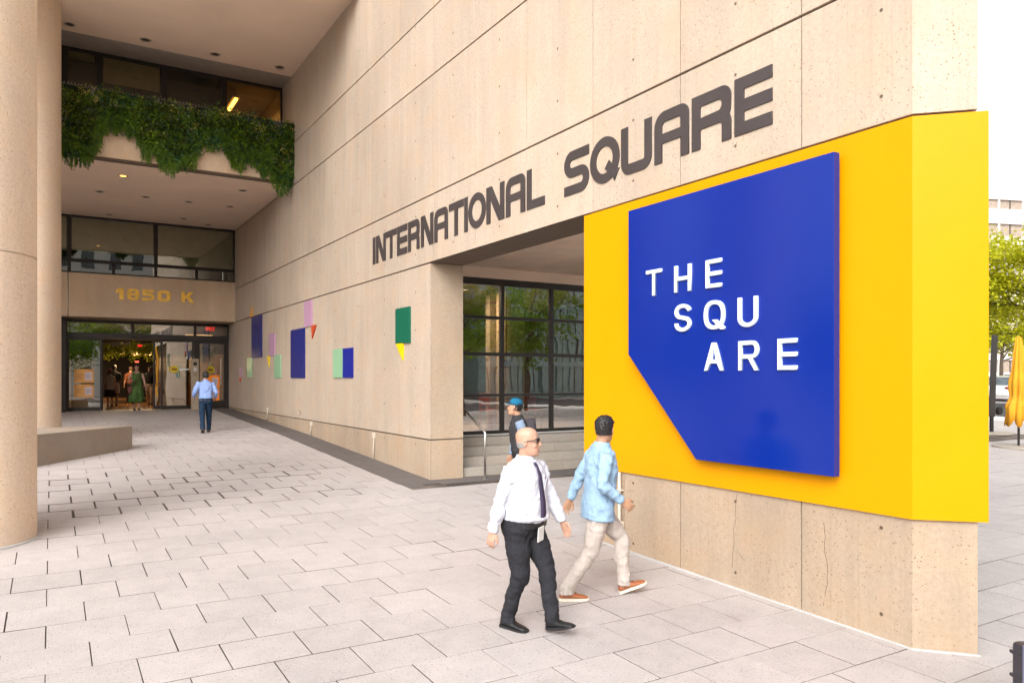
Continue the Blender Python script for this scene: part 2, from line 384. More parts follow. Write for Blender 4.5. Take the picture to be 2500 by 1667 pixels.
# core, set back behind the panel faces
core = MB(); k = .030
def foot(y0, y1, z0, z1): core.box(XW + k, XB - .004, y0, y1, z0, z1)
def blade(z0, z1, inset, y1):
    e = inset
    poly = [(XW + e, y1), (XW + e, Y_FOLD + e * .4), (XT, Y_TIP + e * 1.42), (XB - e * .2, Y_FOLD + e * .4), (XB - e * .2, y1)]
    n = len(poly); core.loft([[Vector((x, y, z)) for x, y in poly] for z in (z0, z1)])
blade(-.05, ZD - .002, k, Y_OP0 - .01); blade(ZD, 13.0, k, 30.6); foot(Y_OP1 + .01, 30.6, -.05, ZD - .002)
wpart(core, 'core', JOINT)
levels = [(-.05, ZE), (ZE, ZD), (ZD, ZC), (ZC, ZB), (ZB, ZA), (ZA, 10.9), (10.9, 13.0)]
hj, vj = .013, .006
for zi, (z0, z1) in enumerate(levels):
    ylist = [Y_FOLD] + YJ + [30.6]
    ylist = [y for y in ylist if y <= 30.6]
    for a, b in zip(ylist, ylist[1:]):
        if b - a < .05: continue
        y0, y1 = a + vj, b - vj
        if a == Y_FOLD: y0 = a
        if z1 <= ZD + .001:
            if y0 >= Y_OP0 - .1 and y1 <= Y_OP1 + .1 and not (a > Y_OP1 - .2): 
                if b > Y_OP1 + .05: y0 = Y_OP1
                else: continue
            if y0 < Y_OP0 < y1 and a < Y_OP0 - .3: y1 = min(y1, Y_OP0)
            if y0 < Y_OP1 < y1:
                if a > Y_OP0: y0 = Y_OP1
        za = z0 + (hj if z0 > 0 else 0); zb = z1 - hj
        if z0 == ZE and y1 < 8: za = z0                     # no level joint shows on the sign wall
        if z1 == ZE and y1 < 8: zb = z1
        mb = MB(); mb.box(XW, XW + .035, y0, y1, za, zb)
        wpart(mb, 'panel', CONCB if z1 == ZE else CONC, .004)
    # slanted end of the blade, both sides
    za = z0 + (hj if z0 > 0 else 0); zb = z1 - hj
    if z0 == ZE: za = z0
    if z1 == ZE: zb = z1
    mb = MB(); poly = [(XW, Y_FOLD), (XT, Y_TIP), (XB, Y_FOLD), (XB, Y_FOLD + .3), (XW + .04, Y_FOLD + .3), (XW + .04, Y_FOLD)]
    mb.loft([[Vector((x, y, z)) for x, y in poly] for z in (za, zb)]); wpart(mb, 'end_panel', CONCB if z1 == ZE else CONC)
# opening: pier return, lintel underside, jamb
mb = MB().box(XW + .036, XB, Y_OP1, Y_OP1 + .05, -.05, ZE - hj); wpart(mb, 'pier_panel', CONC2)
mb = MB().box(XW + .036, XB, Y_OP1, Y_OP1 + .05, ZE + hj, ZD - .004); wpart(mb, 'pier_panel', CONC2)
mb = MB().box(XW + .036, XB, Y_OP0 - .05, Y_OP0, -.05, ZD - .004); wpart(mb, 'jamb_panel', CONC2)
mb = MB().box(XW + .004, XB, Y_OP0 + .002, Y_OP1 - .002, ZD + hj, ZD + .06); wpart(mb, 'lintel_underside', SOFB)
sl = MB(); pts = [(XW - .014, 7.6), (XW - .014, Y_FOLD - .006), (XT, Y_TIP - .02), (XT, Y_TIP + .02), (XW + .01, Y_FOLD), (XW + .01, 7.6)]
sl.loft([[Vector((x, y, gz(y) + dz)) for x, y in pts] for dz in (-.01, .012)]); wpart(sl, 'sealant_strip', SEAL)

CRK = M('crack', (.12, .085, .06), .95)
for px_, pts_ in ((0, [(1800, 1206), (1795, 1240), (1797, 1265), (1791, 1290), (1793, 1320), (1789, 1345), (1788, 1385)]), (1, [(1791, 1343), (1805, 1352), (1818, 1367)]), (2, [(2012, 1275), (2014, 1320), (2012, 1345), (2021, 1385), (2019, 1430), (2014, 1455)]), (3, [(1507, 1158), (1511, 1185), (1501, 1230), (1522, 1239)]), (4, [(1526, 1160), (1520, 1220), (1524, 1250), (1521, 1290)])):
    pp = [wx(a, b, XW - .001) for a, b in pts_]; q = []
    for a, b in zip(pp, pp[1:]):
        for i in range(4): q.append(a.lerp(b, i / 4) + Vector((0, random.uniform(-.006, .006), 0)))
    q.append(pp[-1]); w = .0022; mb = MB()
    mb.loft([[p + Vector((0, w, 0)), p + Vector((0, -w, 0)), p + Vector((.003, -w, 0)), p + Vector((.003, w, 0))] for p in q]); wpart(mb, 'crack', CRK)
# ================================================================== COLUMNS
def column(loc, r, h, label, sill):
    t = empty('column', loc); tag(t, label, 'column', 'round concrete columns at the left')
    mb = MB(); n = 56
    for a_, b_ in ((-.1, 3.32), (3.335, 7.1), (7.115, h)): mb.loft([[Vector((r * math.cos(2 * math.pi * i / n), r * math.sin(2 * math.pi * i / n), z)) for i in range(n)] for z in (a_, b_)], cap=False)
    for a_, b_ in ((3.3201, 3.3349), (7.1001, 7.1149)): mb.loft([[Vector(((r - .008) * math.cos(2 * math.pi * i / n), (r - .008) * math.sin(2 * math.pi * i / n), z)) for i in range(n)] for z in (a_ - .01, b_ + .01)], cap=False)
    shf = mb.build('shaft', COLM, t)
    for p in shf.data.polygons: p.use_smooth = abs(p.normal.z) < .3
    if sill: MB().lathe([(r + .035, -.02), (r + .035, .014), (r, .018)], n=n).build('sealant_ring', SEAL, t)
    return t
C1 = (-.946, 10.83); C2 = (-.565, 20.2)
column((C1[0], C1[1], gz(C1[1]) - .02), .80, Z_SOF - gz(C1[1]) + .05, 'thick round concrete column nearest the camera at the left edge', True)
column((C2[0], C2[1], gz(C2[1]) - .01), .76, Z_SOF - gz(C2[1]) + .05, 'round concrete column standing behind the front column beside the entrance', False)
# ------------------------------------------------------------------ low wedge bench
bt = 1.11
bp = [(-.55, 16.18), (1.52, 18.52), (1.30, 18.72), (-.3, 18.72), (-1.4, 17.6), (-1.4, 16.3)]
mb = MB(); mb.loft([[Vector((x, y, gz(y) - .02)) for x, y in bp], [Vector((x, y, bt)) for x, y in bp]])
tag(mb.build('concrete_bench', BENCHM, bevel=.012), 'low dull grey concrete bench with slanted front beside the columns', 'bench')

# ================================================================== ENTRANCE BUILDING
bld = empty('entrance_building', (0, 30, 1.0)); tag(bld, 'concrete office building with recessed glass entrance under deep soffits', 'building')
def bpart(o):
    o.parent = bld; o.matrix_parent_inverse = Matrix.Translation((0, -30, -1.0)); return o
XL = -6.5
bpart(B('upper_soffit', PLAST, XL, XW + .03, 16.1, 21.55, Z_SOF, Z_SOF + 1.2)); bpart(B('roof_beam', SPAN, -1.7, -.2, 10.0, 15.9, Z_SOF + .01, Z_SOF + 1.2))  # unseen soffit front cut back to let sky light in; beam added to column
bpart(B('vent_strip', VENT, XL, XW + .028, 21.56, 22.62, Z_SOF - .012, Z_SOF + .4))
bpart(B('soffit_edge', SPAN, XL, XW - .02, 15.9, 16.098, Z_SOF - .02, Z_SOF + 1.9))
# planter balcony
YS = 21.40
bpart(B('balcony_spandrel', SPAN, XL, XW + .01, YS, 22.40, Z_SOF2 + .045, 9.22, bevel=.01))
bpart(B('drip_strip', JOINT, XL, XW + .008, YS + .05, YS + .28, Z_SOF2 + .004, Z_SOF2 + .044))
bpart(B('lower_soffit', PLAST, XL, XW + .03, YS + .29, 29.3, Z_SOF2, Z_SOF2 + .6))
# upper window band
YU = 22.50
def win_frame(name, x0, x1, z0, z1, Y, d=.08, t=.07):
    mb = MB(); mb.box(x0, x1, Y, Y + d, z0, z0 + t); mb.box(x0, x1, Y, Y + d, z1 - t, z1)
    mb.box(x0, x0 + t, Y + .001, Y + d - .001, z0 + t, z1 - t); mb.box(x1 - t, x1, Y + .001, Y + d - .001, z0 + t, z1 - t)
    return mb.build(name, BRONZE)
uz0, uz1 = 8.8, Z_SOF - .014
ux = [XL] + [wy(px, 200, YU).x for px in (158, 242.5, 401, 548)] + [XW + .02]
for a, b in zip(ux, ux[1:]):
    f = bpart(win_frame('window', a, b, uz0, uz1, YU))
    p = B('pane', GLASSU, a + .06, b - .06, YU + .035, YU + .043, uz0 + .06, uz1 - .06); p.parent = f
bl = B('blind', BLIND, ux[2] + .1, ux[3] - .1, YU + .12, YU + .13, 9.93, uz1 - .07); bl.parent = bld; bl.matrix_parent_inverse = Matrix.Translation((0, -30, -1))
bl = B('blind', BLIND, ux[1] + .08, ux[2] - .1, YU + .12, YU + .13, 10.40, uz1 - .07); bl.parent = bld; bl.matrix_parent_inverse = Matrix.Translation((0, -30, -1))
OFFW = M('office_wall', (.40, .32, .2), .8)
B('office_wall', OFFW, XL, XW, 28.6, 28.7, 8.5, 10.6); B('office_ceiling', M('office_ceiling', (.22, .18, .12), .9), XL, XW, 22.7, 28.6, 10.62, 10.66); B('office_partition', DARK, ux[4] - .1, ux[4] - .02, 22.7, 28.6, 8.3, 10.6)
for n_ in ('office_wall', 'office_ceiling', 'office_partition'): tag(bpy.data.objects[n_], kind='structure')
tp_ = Vector((4.6, 23.55, 10.28)); tl = empty('tube_light', tp_); tag(tl, 'glowing yellow tube light inside the upper office window', 'light')
q = B('tube', emis('tube_glow', (1, .52, .09), 5.0), -.04, .04, -.55, .55, -.025, .025, tl); q = B('housing', OFFW, -.10, .10, -.6, .6, .03, .08, tl); B('hanger', BRONZE, -.01, .01, -.4, -.38, .08, 10.6 - tp_.z, tl)
l = bpy.data.lights.new('tube_lamp', 'AREA'); l.shape = 'RECTANGLE'; l.size = .12; l.size_y = 1.1; l.energy = 30; l.color = (1, .58, .16); lo = bpy.data.objects.new('tube_lamp', l); COL.objects.link(lo); lo.parent = tl; lo.location = (0, 0, -.05)
# address wall and lower windows
YF = 29.20; WZ0, WZ1 = 5.68, Z_SOF2 - .01
bpart(B('address_spandrel', SPAN, wy(167, 700, YF).x, XW + .01, YF, 30.5, ZD, WZ0, bevel=.006))
bpart(B('address_spandrel', SPAN, XL, wy(165, 700, YF).x, YF, 30.5, ZD, WZ0, bevel=.006))
lx = [XL] + [wy(px, 640, YF).x for px in (169, 381)] + [XW + .02]
zt = 6.10
for i, (a, b) in enumerate(zip(lx, lx[1:])):
    f = bpart(win_frame('window', a, b, zt, WZ1, YF + .06, .08, .06)); p = B('pane', GLASSW, a + .05, b - .05, YF + .095, YF + .103, zt + .05, WZ1 - .05); p.parent = f
    mid = (a + b) / 2 if i else None
    seg = [(a, mid), (mid, b)] if mid else [(a, b)]
    for c, d in seg:
        f = bpart(win_frame('window', c, d, WZ0 + .003, zt - .002, YF + .06, .08, .05)); p = B('pane', GLASSW, c + .04, d - .04, YF + .095, YF + .103, WZ0 + .04, zt - .04); p.parent = f
for a, b, zz in ((lx[0], lx[1], 6.42), (lx[1], lx[2], 6.44), (lx[2], lx[3], zt + .04)):
    o = B('roller_shade', SHADE, a + .08, b - .08, YF + .16, YF + .165, zz, WZ1 - .07); bpart(o)
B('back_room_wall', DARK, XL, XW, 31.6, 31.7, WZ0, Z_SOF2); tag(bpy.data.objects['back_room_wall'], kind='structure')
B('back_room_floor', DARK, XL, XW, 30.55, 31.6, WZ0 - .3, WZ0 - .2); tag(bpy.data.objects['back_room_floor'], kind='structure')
# side wall closing the recess on the left
bpart(B('side_wall', SPAN, XL - .4, XL, 20, 34, 0.3, 12.2))
# entrance screen
YD = 30.40; FZ = 1.0
def dx(px): return wy(px, 900, YD).x
def dz(px, py): return wy(px, py, YD).z
Ztop = ZD - .02; Zhead = dz(330, 826); Zt0 = Zhead + .16; 
bpart(B('jamb_wall', BRONZE, dx(140), dx(160), YF + .6, YD + .2, FZ - .05, ZD - .002)); bpart(B('blank_wall', SPAN, XL, dx(140) - .01, YF + .55, YD + .2, FZ - .05, ZD - .002))
xs = [dx(p) for p in (162, 324, 476.5, 556.5)]
top = MB(); top.box(xs[0], xs[3], YD, YD + .14, Ztop - .10, Ztop); tf = bpart(top.build('transom_frame', BRONZE2))
for x in xs[1:3]: bpart(B('mullion', BRONZE2, x - .045, x + .045, YD + .002, YD + .138, Zt0, Ztop - .1))
for a, b in zip(xs, xs[1:]):
    p = B('pane', GLASS, a + .045, b - .045, YD + .06, YD + .07, Zt0, Ztop - .1); p.parent = tf
bpart(B('header', BRONZE2, xs[0], xs[3] + .04, YD - .05, YD + .16, Zhead - .03, Zt0, bevel=.006))
ow = B('motion_sensor', BRONZE, dx(318), dx(334), YD - .11, YD - .052, Zhead + .02, Zhead + .08); bpart(ow)
def leafdoor(name, x0, x1, y, z0, z1, t=.06, rail=.13, gl=GLASS):
    mb = MB(); mb.box(x0, x1, y, y + .05, z0, z0 + rail); mb.box(x0, x1, y, y + .05, z1 - t, z1)
    mb.box(x0, x0 + t, y + .001, y + .049, z0 + rail, z1 - t); mb.box(x1 - t, x1, y + .001, y + .049, z0 + rail, z1 - t)
    f = bpart(mb.build(name, BRONZE2)); p = B('pane', gl, x0 + t, x1 - t, y + .02, y + .03, z0 + rail, z1 - t); p.parent = f
    return f
zd1 = Zhead - .032
leafdoor('side_light', xs[0] + .02, dx(249), YD + .005, FZ + .006, zd1)
leafdoor('sliding_door', xs[0] + .14, dx(252), YD + .075, FZ + .01, zd1 - .03)
leafdoor('side_light', dx(393), xs[2] - .05, YD + .005, FZ + .006, zd1)
leafdoor('sliding_door', dx(375), dx(462), YD + .075, FZ + .01, zd1 - .03)
bpart(B('post', BRONZE2, xs[2] - .045, xs[2] + .05, YD - .01, YD + .14, FZ, Zhead - .031)); bpart(B('post', BRONZE2, xs[3] - .04, XW + .0, YD - .01, YD + .14, FZ, Ztop - .001)); bpart(B('post', BRONZE2, xs[0] - .05, xs[0] + .015, YD - .01, YD + .14, FZ, Ztop - .001))
sd = leafdoor('swing_door', xs[2] + .055, xs[3] - .045, YD + .03, FZ + .01, zd1, .11, .30)
hd = MB().tube([(xs[3] - .26, YD - .03, FZ + .9), (xs[3] - .26, YD - .03, FZ + 1.9)], .014).build('handle', STEEL); hd.parent = sd
bpart(B('threshold', M('threshold', (.42, .34, .24), .4), xs[0], xs[2], YD - .02, YD + .3, FZ - .03, FZ + .004))

# ================================================================== LOBBY behind the doors
def lobby_floor_mat():
    m, t, p, o = nodes('lobby_tile'); v = coords(t)
    br = nd(t, 'ShaderNodeTexBrick', {'Vector': v, 'Scale': 1.0, 'Color1': (.34, .16, .055, 1), 'Color2': (.28, .13, .045, 1), 'Mortar': (.06, .03, .015, 1), 'Mortar Size': .008, 'Brick Width': .6, 'Row Height': .6})
    br.offset = 0.
    t.links.new(br.outputs[0], p.inputs['Base Color']); p.inputs['Roughness'].default_value = .16; bump(t, p, noise(t, v, 1.4, 2), .02, .5)
    return m
WOOD = M('lobby_wood', (.30, .13, .04), .4, var=.3, vs=1.5)
def S(name, *a): o = B(name, *a); tag(o, kind='structure'); return o
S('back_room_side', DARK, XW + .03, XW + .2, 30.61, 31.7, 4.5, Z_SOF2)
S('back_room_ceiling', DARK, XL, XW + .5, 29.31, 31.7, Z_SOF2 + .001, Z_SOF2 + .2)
S('lobby_floor', lobby_floor_mat(), -6, 9, YD + .31, 60, FZ - .2, FZ)
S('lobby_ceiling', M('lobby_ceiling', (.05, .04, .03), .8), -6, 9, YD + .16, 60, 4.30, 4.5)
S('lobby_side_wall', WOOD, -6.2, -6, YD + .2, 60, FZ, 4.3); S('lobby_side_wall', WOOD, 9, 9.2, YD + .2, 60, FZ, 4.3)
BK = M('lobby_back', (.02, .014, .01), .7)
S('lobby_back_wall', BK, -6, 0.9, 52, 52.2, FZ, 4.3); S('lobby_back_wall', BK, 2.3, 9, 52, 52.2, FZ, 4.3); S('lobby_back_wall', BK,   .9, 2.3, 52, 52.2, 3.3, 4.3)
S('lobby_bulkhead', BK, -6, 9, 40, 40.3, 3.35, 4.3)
WARM = emis('warm_glow', (1, .55, .2), .8)
S('far_lobby', M('far_lobby', (.5, .4, .3), .7, emit=((1, .6, .25), .05)), -6, 9, 60, 60.2, FZ, 4.3)  # far wall given a faint warm glow that stands in for lighting
S('lobby_kitchen_wall', M('kitchen_wall', (.45, .30, .14), .6), 4.5, 8.9, 42, 42.2, FZ, 4.3)
sh = empty('shelf_unit', (5.55, 41.5, FZ)); tag(sh, 'lit wooden shelf unit seen through the right sliding door', 'shelf')
B('cabinet', M('orange_cabinet', (.45, .16, .03), .45), -.9, .9, 0, .4, 0, .95, sh); B('counter_top', GREYP, -.92, .92, -.02, .42, .951, .99, sh)
for zz in (1.55, 1.95, 2.35): B('shelf', WOOD, -.9, .9, .1, .38, zz, zz + .04, sh)
B('back_panel', emis('shelf_glow', (1, .72, .42), .28), -.9, .9, .385, .4, 1.5, 2.8, sh)
for (px, py, YY, rr) in ((296, 858, 36.0, .20), (332, 861, 38.0, .21), (362, 862, 37, .17)):
    p_ = wy(px, py, YY); pl = empty('pendant_lamp', p_)
    tag(pl, {296: 'left warm globe lamp hanging behind the leaves in the lobby', 332: 'middle warm globe lamp hanging behind the leaves in the lobby', 362: 'right small globe lamp hanging behind the leaves in the lobby'}[px], 'lamp', 'globe lamps in the lobby')
    MB().ball((0, 0, 0), rr, rr, rr * .62).build('globe', emis('globe_glow', (1, .60, .22), .7), pl, smooth=True); MB().tube([(0, 0, rr * .6), (0, 0, 4.3 - p_.z)], .012).build('cord', BRONZE, pl)
    l = bpy.data.lights.new('pendant_light', 'POINT'); l.energy = 38; l.color = (1, .66, .34); l.shadow_soft_size = .25
    lo = bpy.data.objects.new('pendant_light', l); COL.objects.link(lo); lo.parent = pl; lo.location = (0, -.05, -rr * .62 - .28)
for (xx, YY, e) in ((2.0, 47., 90), (2., 56., 70), (6.2, 40.2, 45)):        # lit ceiling panels further in
    pn = empty('ceiling_panel', (xx, YY, 4.28)); tag(pn, {47.: 'warm lit panel in the lobby ceiling before the back wall', 56.: 'warm lit panel in the ceiling of the farthest lobby bay', 40.2: 'warm lit panel in the ceiling above the lobby shelves'}[YY], 'light', 'lit panels in the lobby ceiling')
    B('diffuser', WARM, -.6, .6, -.6, .6, -.03, 0, pn)
    l = bpy.data.lights.new('panel_light', 'AREA'); l.energy = e; l.size = 1.1; l.color = (1, .70, .40)
    lo = bpy.data.objects.new('panel_light', l); COL.objects.link(lo); lo.parent = pn; lo.location = (0, 0, -.06)

# ================================================================== STEPS AND SHOPFRONT behind the opening
st = empty('steps', (6.5, 12.45, gz(12.4))); tag(st, 'four pale granite steps leading up to the shopfront', 'steps')
Y0S = 12.45; RS, TS = .152, .37
for i in range(4):
    x = XB + .003 + (-.0); off = (.55, 1.25, .85, .3)[i]; x1 = x + off; first = True
    while x < 13:
        xe = min(x1, 13.0)
        o = MB().box(x + .002, xe - .002, Y0S + TS * i, Y0S + TS * (i + 1) + .03 if i < 3 else 14.09, gz(12.4) - .1 if i == 0 else gz(12.4) + RS * i - .02, gz(12.4) + RS * (i + 1)).build('step_block', STEPM, st, bevel=.006)
        o.matrix_parent_inverse = Matrix.Translation((-6.5, -12.45, -gz(12.4)))
        x = xe; x1 = x + 1.75
YG = 14.10; SZ = gz(12.4) + 4 * RS
sf = empty('shopfront', (8.5, YG, SZ)); tag(sf, 'dark framed shopfront glazing above the steps', 'shopfront')
def sfp(o): o.parent = sf; o.matrix_parent_inverse = Matrix.Translation((-8.5, -YG, -SZ)); return o
def gx(px): return wy(px, 900, YG).x
def gzz(py, px=1130): return wy(px, py, YG).z
g_top = gzz(675); rows_ = [(SZ + .01, SZ + .09), (gzz(968, 1135), gzz(962, 1135)), (gzz(867.5), gzz(859)), (gzz(777.5, 1160), gzz(770, 1160)), (g_top - .14, g_top)]
cols_ = [XB - .1, gx(1226), gx(1346.5), gx(1346.5) + (gx(1346.5) - gx(1226)), gx(1346.5) + 2 * (gx(1346.5) - gx(1226)), 13.2]
for a, b in rows_: sfp(B('transom', BRONZE2, XB + .0, 13.2, YG - .03, YG + .07, a, b, bevel=.004))
for x in cols_[1:]:
    for (a, b), (c, d) in zip(rows_, rows_[1:]): sfp(B('mullion', BRONZE2, x - .04, x + .04, YG - .027, YG + .067, b, c))
for x0, x1 in zip(cols_, cols_[1:]):
    for (a, b), (c, d) in zip(rows_, rows_[1:]): sfp(B('pane', GLASS2, (x0 + .04) if x0 > XB else XB + .002, x1 - .04, YG + .015, YG + .025, b, c))
Z_CE = gzz(649)
sfp(B('fascia', PLAST, XB + .003, 13.2, YG - .06, YG + .2, g_top + .001, Z_CE - .002))
sfp(B('sill', GREYP, XB + .003, 13.2, YG - .06, YG - .031, SZ, SZ + .02))
ar = MB().loft([[Vector((x, y, z)) for x, y in ((XB + .004, 8.3), (6.9, 8.3), (10.9, 13.8), (10.9, 24), (XB + .004, 24))] for z in (Z_CE, Z_CE + .4)]).build('arcade_ceiling', SOFB); tag(ar, kind='structure')  # unseen outer edge cut back at a slant to let sky light in
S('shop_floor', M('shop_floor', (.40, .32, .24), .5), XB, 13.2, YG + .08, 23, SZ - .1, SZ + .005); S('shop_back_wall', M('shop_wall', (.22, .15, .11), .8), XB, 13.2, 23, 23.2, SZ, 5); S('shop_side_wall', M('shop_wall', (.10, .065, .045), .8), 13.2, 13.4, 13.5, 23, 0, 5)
S('shop_partition', M('shop_partition', (.42, .33, .25), .8), wy(1196, 900, 15.9).x, wy(1226, 900, 15.9).x, 15.9, 16.1, SZ, 4.4)
ic = MB().lathe([(.33, 0), (.33, 3.5)], (0, 0, 0)).build('shop_column', SPAN, smooth=False); ic.location = (wy(1246, 900, 15.25).x, 15.25, SZ + .005); tag(ic, 'round concrete column inside the shop behind the glass', 'column')
rp = empty('sprinkler_pipe', (wy(1236, 900, 14.6).x, 14.6, SZ)); tag(rp, 'thin red sprinkler pipe with red box inside the shop window', 'pipe'); RED = M('red_paint', (.30, .03, .02), .5)
MB().tube([(0, 0, 1.55), (0, 0, 3.4)], .022).build('pipe', RED, rp); B('valve_box', RED, -.09, .09, -.05, .05, 1.45, 1.62, rp)
for xx, yy, lb in ((8.0, 15.7, 'warm lit panel in the shop ceiling behind the left panes'), (9.6, 16.4, 'warm lit panel in the shop ceiling behind the middle panes')):
    pn = empty('ceiling_panel', (xx, yy, g_top - .05)); tag(pn, lb, 'light', 'lit panels in the shop ceiling'); B('diffuser', emis('shop_glow', (1, .70, .42), 1.2), -.15, .15, -.15, .15, -.02, 0, pn)
    l = bpy.data.lights.new('shop_light', 'AREA'); l.energy = 70; l.size = .5; l.color = (1, .78, .56); lo = bpy.data.objects.new('shop_light', l); COL.objects.link(lo); lo.parent = pn; lo.location = (0, 0, -.04)
S('shop_ceiling', M('shop_ceiling', (.35, .28, .22), .9), XB, 13.2, YG + .21, 23, g_top, g_top + .1)
def chair(x, y, rz, label):
    t = empty('shop_chair', (x, y, SZ + .005), rz); tag(t, label, 'chair', 'orange chairs inside the shop'); m = M('orange_metal', (.55, .09, .02), .45)
    B('seat', m, -.2, .2, -.2, .2, .44, .47, t, .01); B('backrest', m, -.19, .19, .17, .2, .55, .85, t, .01)
    for a in (-.18, .18):
        for b in (-.18, .18): MB().tube([(a, b, 0), (a * .95, b * .95, .44)] if b < 0 else [(a, b, 0), (a * .95, b * .98, .6)], .014, 6).build('leg', m, t)
chair(8.9, 15.6, .4, 'orange chair inside the shop nearest the sign wall'); chair(9.8, 15.2, 2.2, 'orange chair inside the shop hidden behind the yellow sign'); chair(8.2, 17.4, -.6, 'orange chair deep inside the shop behind the capped walker')
def handrail():
    t = empty('handrail', (6.72, 11.98, gz(12))); tag(t, 'slim steel handrail bent up the steps beside the pier', 'handrail')
    x = wx(1178, 1100, 6.72).y; base = Vector((6.72, 12.02, gz(12)))
    h = .86
    MB().tube([(0, 0, 0), (0, 0, h - .02), (0, .015, h), (0, 1.3, h + .62), (0, 1.34, h + .64), (0, 1.36, h + .6), (0, 1.36, .62)], .021, 12).build('rail', STEEL, t, smooth=True)
    MB().lathe([(.045, 0), (.045, .008), (.022, .012)]).build('base_plate', STEEL, t)
handrail()

# ================================================================== LETTERING
def arc(cx, cy, rx, ry, a0, a1, n=8): return [(cx + rx * math.cos(R(a0 + (a1 - a0) * i / n)), cy + ry * math.sin(R(a0 + (a1 - a0) * i / n))) for i in range(n + 1)]
def stroke(path, t):
    P = [Vector(p) for p in path]; L_, R_ = [], []
    for i, p in enumerate(P):
        a = (P[i] - P[i - 1]).normalized() if i else None; b = (P[i + 1] - P[i]).normalized() if i < len(P) - 1 else None
        d = ((a or b) + (b or a)).normalized(); n = Vector((-d.y, d.x)); k = 1 / max(.5, n.dot(Vector((-(a or b).y, (a or b).x))))
        L_.append(tuple(p + n * t / 2 * k)); R_.append(tuple(p - n * t / 2 * k))
    return L_ + R_[::-1]
def glyph(ch, W, s, hsx=None):
    """outlines in a box W wide and 1 tall, stroke s"""
    h = hsx or s
    if ch == 'I': return [[(0, 0), (W, 0), (W, 1), (0, 1)]]
    if ch == 'T': return [[(0, 1), (0, 1 - h), (W / 2 - s / 2, 1 - h), (W / 2 - s / 2, 0), (W / 2 + s / 2, 0), (W / 2 + s / 2, 1 - h), (W, 1 - h), (W, 1)]]
    if ch == 'E':
        m0, m1 = .5 - h / 2, .5 + h / 2
        return [[(0, 0), (W, 0), (W, h), (s, h), (s, m0), (W, m0), (W, m1), (s, m1), (s, 1 - h), (W, 1 - h), (W, 1), (0, 1)]]
    if ch == 'L': return [[(0, 0), (W, 0), (W, h), (s, h), (s, 1), (0, 1)]]
    if ch == 'H': return [[(0, 0), (s, 0), (s, .5 - h / 2), (W - s, .5 - h / 2), (W - s, 0), (W, 0), (W, 1), (W - s, 1), (W - s, .5 + h / 2), (s, .5 + h / 2), (s, 1), (0, 1)]]
    if ch == 'N': return [[(0, 0), (s, 0), (s, .66), (W - s * 1.35, 0), (W, 0), (W, 1), (W - s, 1), (W - s, .34), (s * 1.35, 1), (0, 1)]]
    if ch == 'A':
        r = min(.30, W * .45); ri = .10; r2 = min(.22, W * .35)
        return [[(0, 0), (s, 0), (s, .37), (W - s, .37), (W - s, 0), (W, 0)] + arc(W - r2, 1 - r2, r2, r2, 0, 90) + arc(r, 1 - r, r, r, 90, 180),
                [(s, .56)] + arc(s + ri, 1 - h - ri, ri, ri, 180, 90) + arc(W - s - ri * .5, 1 - h - ri * .5, ri * .5, ri * .5, 90, 0) + [(W - s, .56)]]
    if ch == 'R':
        r = min(.22, W * .4)
        return [[(0, 0), (s, 0), (s, .36)] + arc(W - s - .06, .30, .06, .06, 90, 0, 4) + [(W - s, 0), (W, 0), (W, .36), (W - .04, .46), (W - .01, .53)] + arc(W - r, 1 - r, r, r, 0, 90) + [(0, 1)],
                [(s, .57), (s, 1 - h)] + arc(W - s - .08, 1 - h - .1, .08, .1, 90, -90, 8)]
    if ch == 'U':
        r = min(.26, W * .4); ri = max(.03, r - s)
        return [[(0, 1)] + arc(r, r, r, r, 180, 270) + arc(W - r, r, r, r, 270, 360) + [(W, 1), (W - s, 1)] + arc(W - s - ri, h + ri, ri, ri, 0, -90) + arc(s + ri, h + ri, ri, ri, 270, 180) + [(s, 1)]]
    if ch == 'O': return [arc(W / 2, .5, W / 2, .5, 0, 360, 40)[:-1], arc(W / 2, .5, W / 2 - s, .5 - s * .95, 360, 0, 40)[:-1]]
    if ch == 'S':
        r = (1 - h) / 4; k = min(r, W * .3)
        p = [(W, 1 - h / 2)] + arc(h / 2 + k, 1 - h / 2 - r, k, r, 90, 270, 12) + arc(W - h / 2 - k, h / 2 + r, k, r, 90, -90, 12) + [(0, h / 2)]
        return [stroke(p, h)]
    return []
